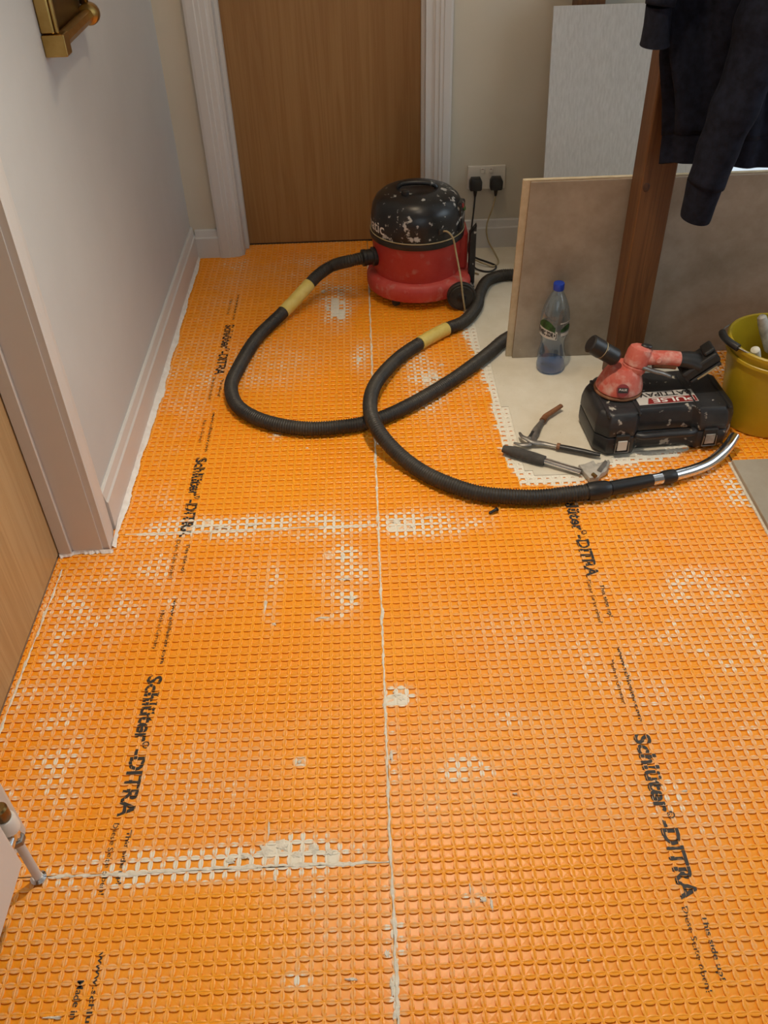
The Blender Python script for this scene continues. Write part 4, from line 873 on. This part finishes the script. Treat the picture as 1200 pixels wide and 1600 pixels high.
# ------------------------------------------------------------------ small black screw plug on the membrane
sp = thing('black_wall_plug', tuple(atz(770, 799, 0)), 'tiny black plastic plug lying on the orange membrane', 'plug')
pa, pb_ = atz(764, 802, 0.005), atz(776, 796, 0.006)
V, Fc = gsweep([pa+(pb_-pa)*t for t in (0, .12, .2, .45, .55, .8, .9, 1)], np.array([.002, .0042, .0042, .0036, .0044, .004, .0052, .004]), 10); mk('plug_shank', V, Fc, 'black', sp, True, 0.6)
V, Fc = glathe([(0.0062, 0), (0.0062, 0.0025), (0.004, 0.004)], tuple(pb_), 12, tuple(pb_-pa)); mk('plug_head', V, Fc, 'black', sp, True, 0.6)

# ------------------------------------------------------------------ yellow bucket and the tools in it
BX, BY = 1.152, 2.138
bk = thing('bucket', (BX, BY, 0), 'yellow plastic builder bucket holding plastered trowels', 'bucket')
V, Fc = glathe([(0.110, 0.0), (0.114, 0.002), (0.116, 0.01), (0.142, 0.250), (0.147, 0.252), (0.148, 0.262), (0.144, 0.265), (0.138, 0.263), (0.136, 0.248), (0.111, 0.012), (0.0, 0.010)], (BX, BY, 0.0012), 56); mk('bucket_body', V, Fc, 'bucket', bk, True, 0.7)
V, Fc = glathe([(0.1420, 0.222), (0.1465, 0.224), (0.1465, 0.232), (0.1440, 0.234)], (BX, BY, 0.0012), 56, closed=True); mk('rim_collar', V, Fc, 'bucket', bk, True, 0.5)
for a in (math.radians(95), math.radians(275)):
    V, Fc = gbox((-0.005, -0.014, -0.016), (0.007, 0.014, 0.016), 0.003, 2); V = move(rot(V, (0, 0, 0), 'Z', a), (BX+0.148*math.cos(a), BY+0.148*math.sin(a), 0.240)); mk('handle_lug', V, Fc, 'bucket', bk)
pv0 = np.array([BX+0.155*math.cos(math.radians(95)), BY+0.155*math.sin(math.radians(95)), 0.242]); pv1 = np.array([BX+0.155*math.cos(math.radians(275)), BY+0.155*math.sin(math.radians(275)), 0.242])
hpts = []
for t in np.linspace(0, 1, 25):
    base = pv0*(1-t)+pv1*t; hpts.append(base+np.array([-0.166*math.sin(PI*t)**0.8, 0, 0.030*math.sin(PI*t)]))
hb, s = catmull(hpts, 0.008); V, Fc = gsweep(hb, 0.0026, 8); bail = mk('wire_handle', V, Fc, 'steel', bk, True)
n_ = len(hb); V, Fc = gsweep(hb[int(n_*.42):int(n_*.62)], 0.0105, 14); mk('handle_grip', V, Fc, 'black', bail, True, 0.7)
def trowel(base, tip, hl, label, blade_w, mt_h):
    """pointing tool: blade down in the bucket, handle up"""
    base = np.array(base); tip = np.array(tip); d = (tip-base)/np.linalg.norm(tip-base); o = thing('trowel', tuple(base), label, 'trowel', 'plastered trowels in the bucket' if False else None)
    side = np.cross(d, [0, 0, 1.0]); side /= np.linalg.norm(side); nn = np.cross(side, d); lb_ = np.linalg.norm(tip-base)-hl
    P = [(0, -blade_w*0.35), (0, blade_w*0.35), (lb_*0.55, blade_w*0.5), (lb_*0.72, blade_w*0.32), (lb_*0.76, 0.007), (lb_*0.98, 0.006), (lb_*0.98, -0.006), (lb_*0.76, -0.007), (lb_*0.72, -blade_w*0.32), (lb_*0.55, -blade_w*0.5)]
    V, Fc = gprism(P, -0.0012, 0.0012); mk('blade', frame_map(V, base, d, side, nn), Fc, 'steel_dirty', o)
    q = base+d*lb_*0.97; V, Fc = gsweep([q+d*hl*t for t in (0, .06, .1, .3, .55, .8, .95, 1.0)], np.array([.008, .012, .0115, .013, .0150, .0145, .0125, .006]), 14); mk('handle', V, Fc, mt_h, o, True, 0.7)
trowel((BX+0.055, BY-0.030, 0.014), tuple(aty(1189, 489, 2.165)), 0.115, 'plastered trowel with a long grey handle resting in the bucket', 0.060, 'steel_dirty')
trowel((BX+0.010, BY+0.060, 0.014), tuple(aty(1180, 543, 2.125)), 0.095, 'short trowel with a white crusted handle inside the bucket', 0.050, 'mortar')
trowel((BX+0.062, BY+0.052, 0.014), tuple(aty(1206, 520, 2.175)), 0.100, 'grey trowel standing between the other trowels in the bucket', 0.045, 'steel')

# ------------------------------------------------------------------ hoodie hanging on the post
HXc, HY = 0.86, 2.215
hk = thing('coat_hook', (0.80, PY0, 1.50), 'brass coat hook screwed to the pine post', 'hook')
V, Fc = gbox((0.785, PY0-0.004, 1.47), (0.815, PY0-0.0005, 1.54), 0.0015); mk('hook_plate', V, Fc, 'brass', hk)
P, s = catmull([(0.80, PY0-0.004, 1.50), (0.80, PY0-0.05, 1.495), (0.80, PY0-0.085, 1.515), (0.80, PY0-0.090, 1.545)], 0.006); V, Fc = gsweep(P, 0.005, 10); mk('hook_arm', V, Fc, 'brass', hk, True)
hd = thing('hooded_jacket', (0.88, 2.23, 0.70), 'dark navy sweat jacket hanging from the pine post', 'jacket')
def garment(levels, nm, folds, n=96, amp=0.012, par=hd, seed=0.0, mt='fabric', open_ends=True, thick=True):
    """levels: (z, xc, yc, half width, half depth, fold gain)"""
    zs = [l[0] for l in levels]; zz = np.linspace(zs[0], zs[-1], 46); V = []; Fc = []
    up_z = zs if zs[0] < zs[-1] else zs[::-1]; lv = levels if zs[0] < zs[-1] else levels[::-1]
    g = lambda k, z: np.interp(z, up_z, [l[k] for l in lv])
    for z in zz:
        xc, yc, hw, hdp, fg = (g(k, z) for k in range(1, 6))
        for i in range(n):
            t = 2*PI*i/n; r = 1+fg*(0.75*math.sin(folds*t+seed+7.0*z)+0.45*math.sin((folds+4)*t+seed*2+5*z))
            wob = 0.010*mnoise.noise(Vector((math.cos(t)*1.5+seed, math.sin(t)*1.5, z*7)))
            V.append((xc+hw*math.cos(t)*(1+0.22*(r-1))+wob*0.9, yc+hdp*math.sin(t)*r+wob, z+0.010*math.sin(2*t+seed)*(1 if z == zz[0] else 0.6)))
    m_ = len(zz); Fc = [(j*n+i, j*n+(i+1) % n, (j+1)*n+(i+1) % n, (j+1)*n+i) for j in range(m_-1) for i in range(n)]
    Fc.append(tuple((m_-1)*n+i for i in range(n)))
    Fc.append(tuple(range(n-1, -1, -1)))
    return mk(nm, V, Fc, mt, par, True)
garment([(0.790, 0.915, 2.245, 0.165, 0.048, 0.22), (0.88, 0.915, 2.245, 0.176, 0.046, 0.45), (0.97, 0.912, 2.245, 0.196, 0.046, 0.62), (1.15, 0.895, 2.248, 0.205, 0.046, 0.65), (1.35, 0.86, 2.255, 0.175, 0.055, 0.3), (1.48, 0.82, 2.265, 0.085, 0.050, 0.12), (1.54, 0.80, 2.268, 0.040, 0.040, 0.05)], 'jacket_body', 7)
garment([(0.722, 0.915, 2.245, 0.158, 0.044, 0.16), (0.794, 0.915, 2.245, 0.164, 0.047, 0.21)], 'hem_band', 7, seed=0.0)
def sleeve(pts, rads, nm, flat=0.72, seed=1.0):
    P, s = catmull(pts, 0.010); f_ = np.interp(np.linspace(0, 1, len(P)), np.linspace(0, 1, len(rads)), rads)
    f_ = f_*(1+0.035*np.sin(s*38+seed)+0.025*np.sin(s*71+seed*2)); V, Fc = gsweep(P, f_, 24, True, flat)
    V = [(p[0]+0.006*mnoise.noise(Vector((p[0]*18, p[1]*18, p[2]*11+seed))), p[1]+0.008*mnoise.noise(Vector((p[0]*15+9, p[1]*15, p[2]*9+seed))), p[2]) for p in V]
    return mk(nm, V, Fc, 'fabric', hd, True)
YS = 2.135
cA = aty(1086, 341, YS); cB = aty(1101, 288, YS)
sleeve([aty(1102, 287, YS), aty(1119, 240, YS), aty(1139, 188, YS), aty(1164, 125, YS+.005), aty(1188, 58, YS+.01), aty(1207, 0, YS+.015), (1.00, 2.165, 1.24), (0.985, 2.20, 1.36), (0.90, 2.235, 1.44)], (0.058, 0.066, 0.070, 0.074, 0.078, 0.080, 0.080, 0.075, 0.05), 'sleeve')
V, Fc = gsweep([cA, cA*.9+cB*.1, cA*.5+cB*.5, cB*.92+cA*.08, cB+(cB-cA)*0.05], np.array([0.0500, 0.0520, 0.0540, 0.0580, 0.0590]), 28, True, 0.70); mk('cuff', V, Fc, 'fabric', hd, True, 0.8)
YS2 = 2.20
cA = aty(1023, 70, YS2); cB = aty(1030, 8, YS2)
sleeve([aty(1030, 8, YS2), (cB[0]+0.012, YS2+.01, cB[2]+0.09), (0.70, 2.225, 1.28), (0.72, 2.23, 1.38), (0.79, 2.245, 1.44)], (0.044, 0.054, 0.062, 0.066, 0.05), 'sleeve', seed=3.0)
V, Fc = gsweep([cA, cA*.9+cB*.1, cA*.5+cB*.5, cB], np.array([0.0470, 0.0450, 0.0410, 0.0400]), 28, True, 0.70); mk('cuff', V, Fc, 'fabric', hd, True, 0.8)
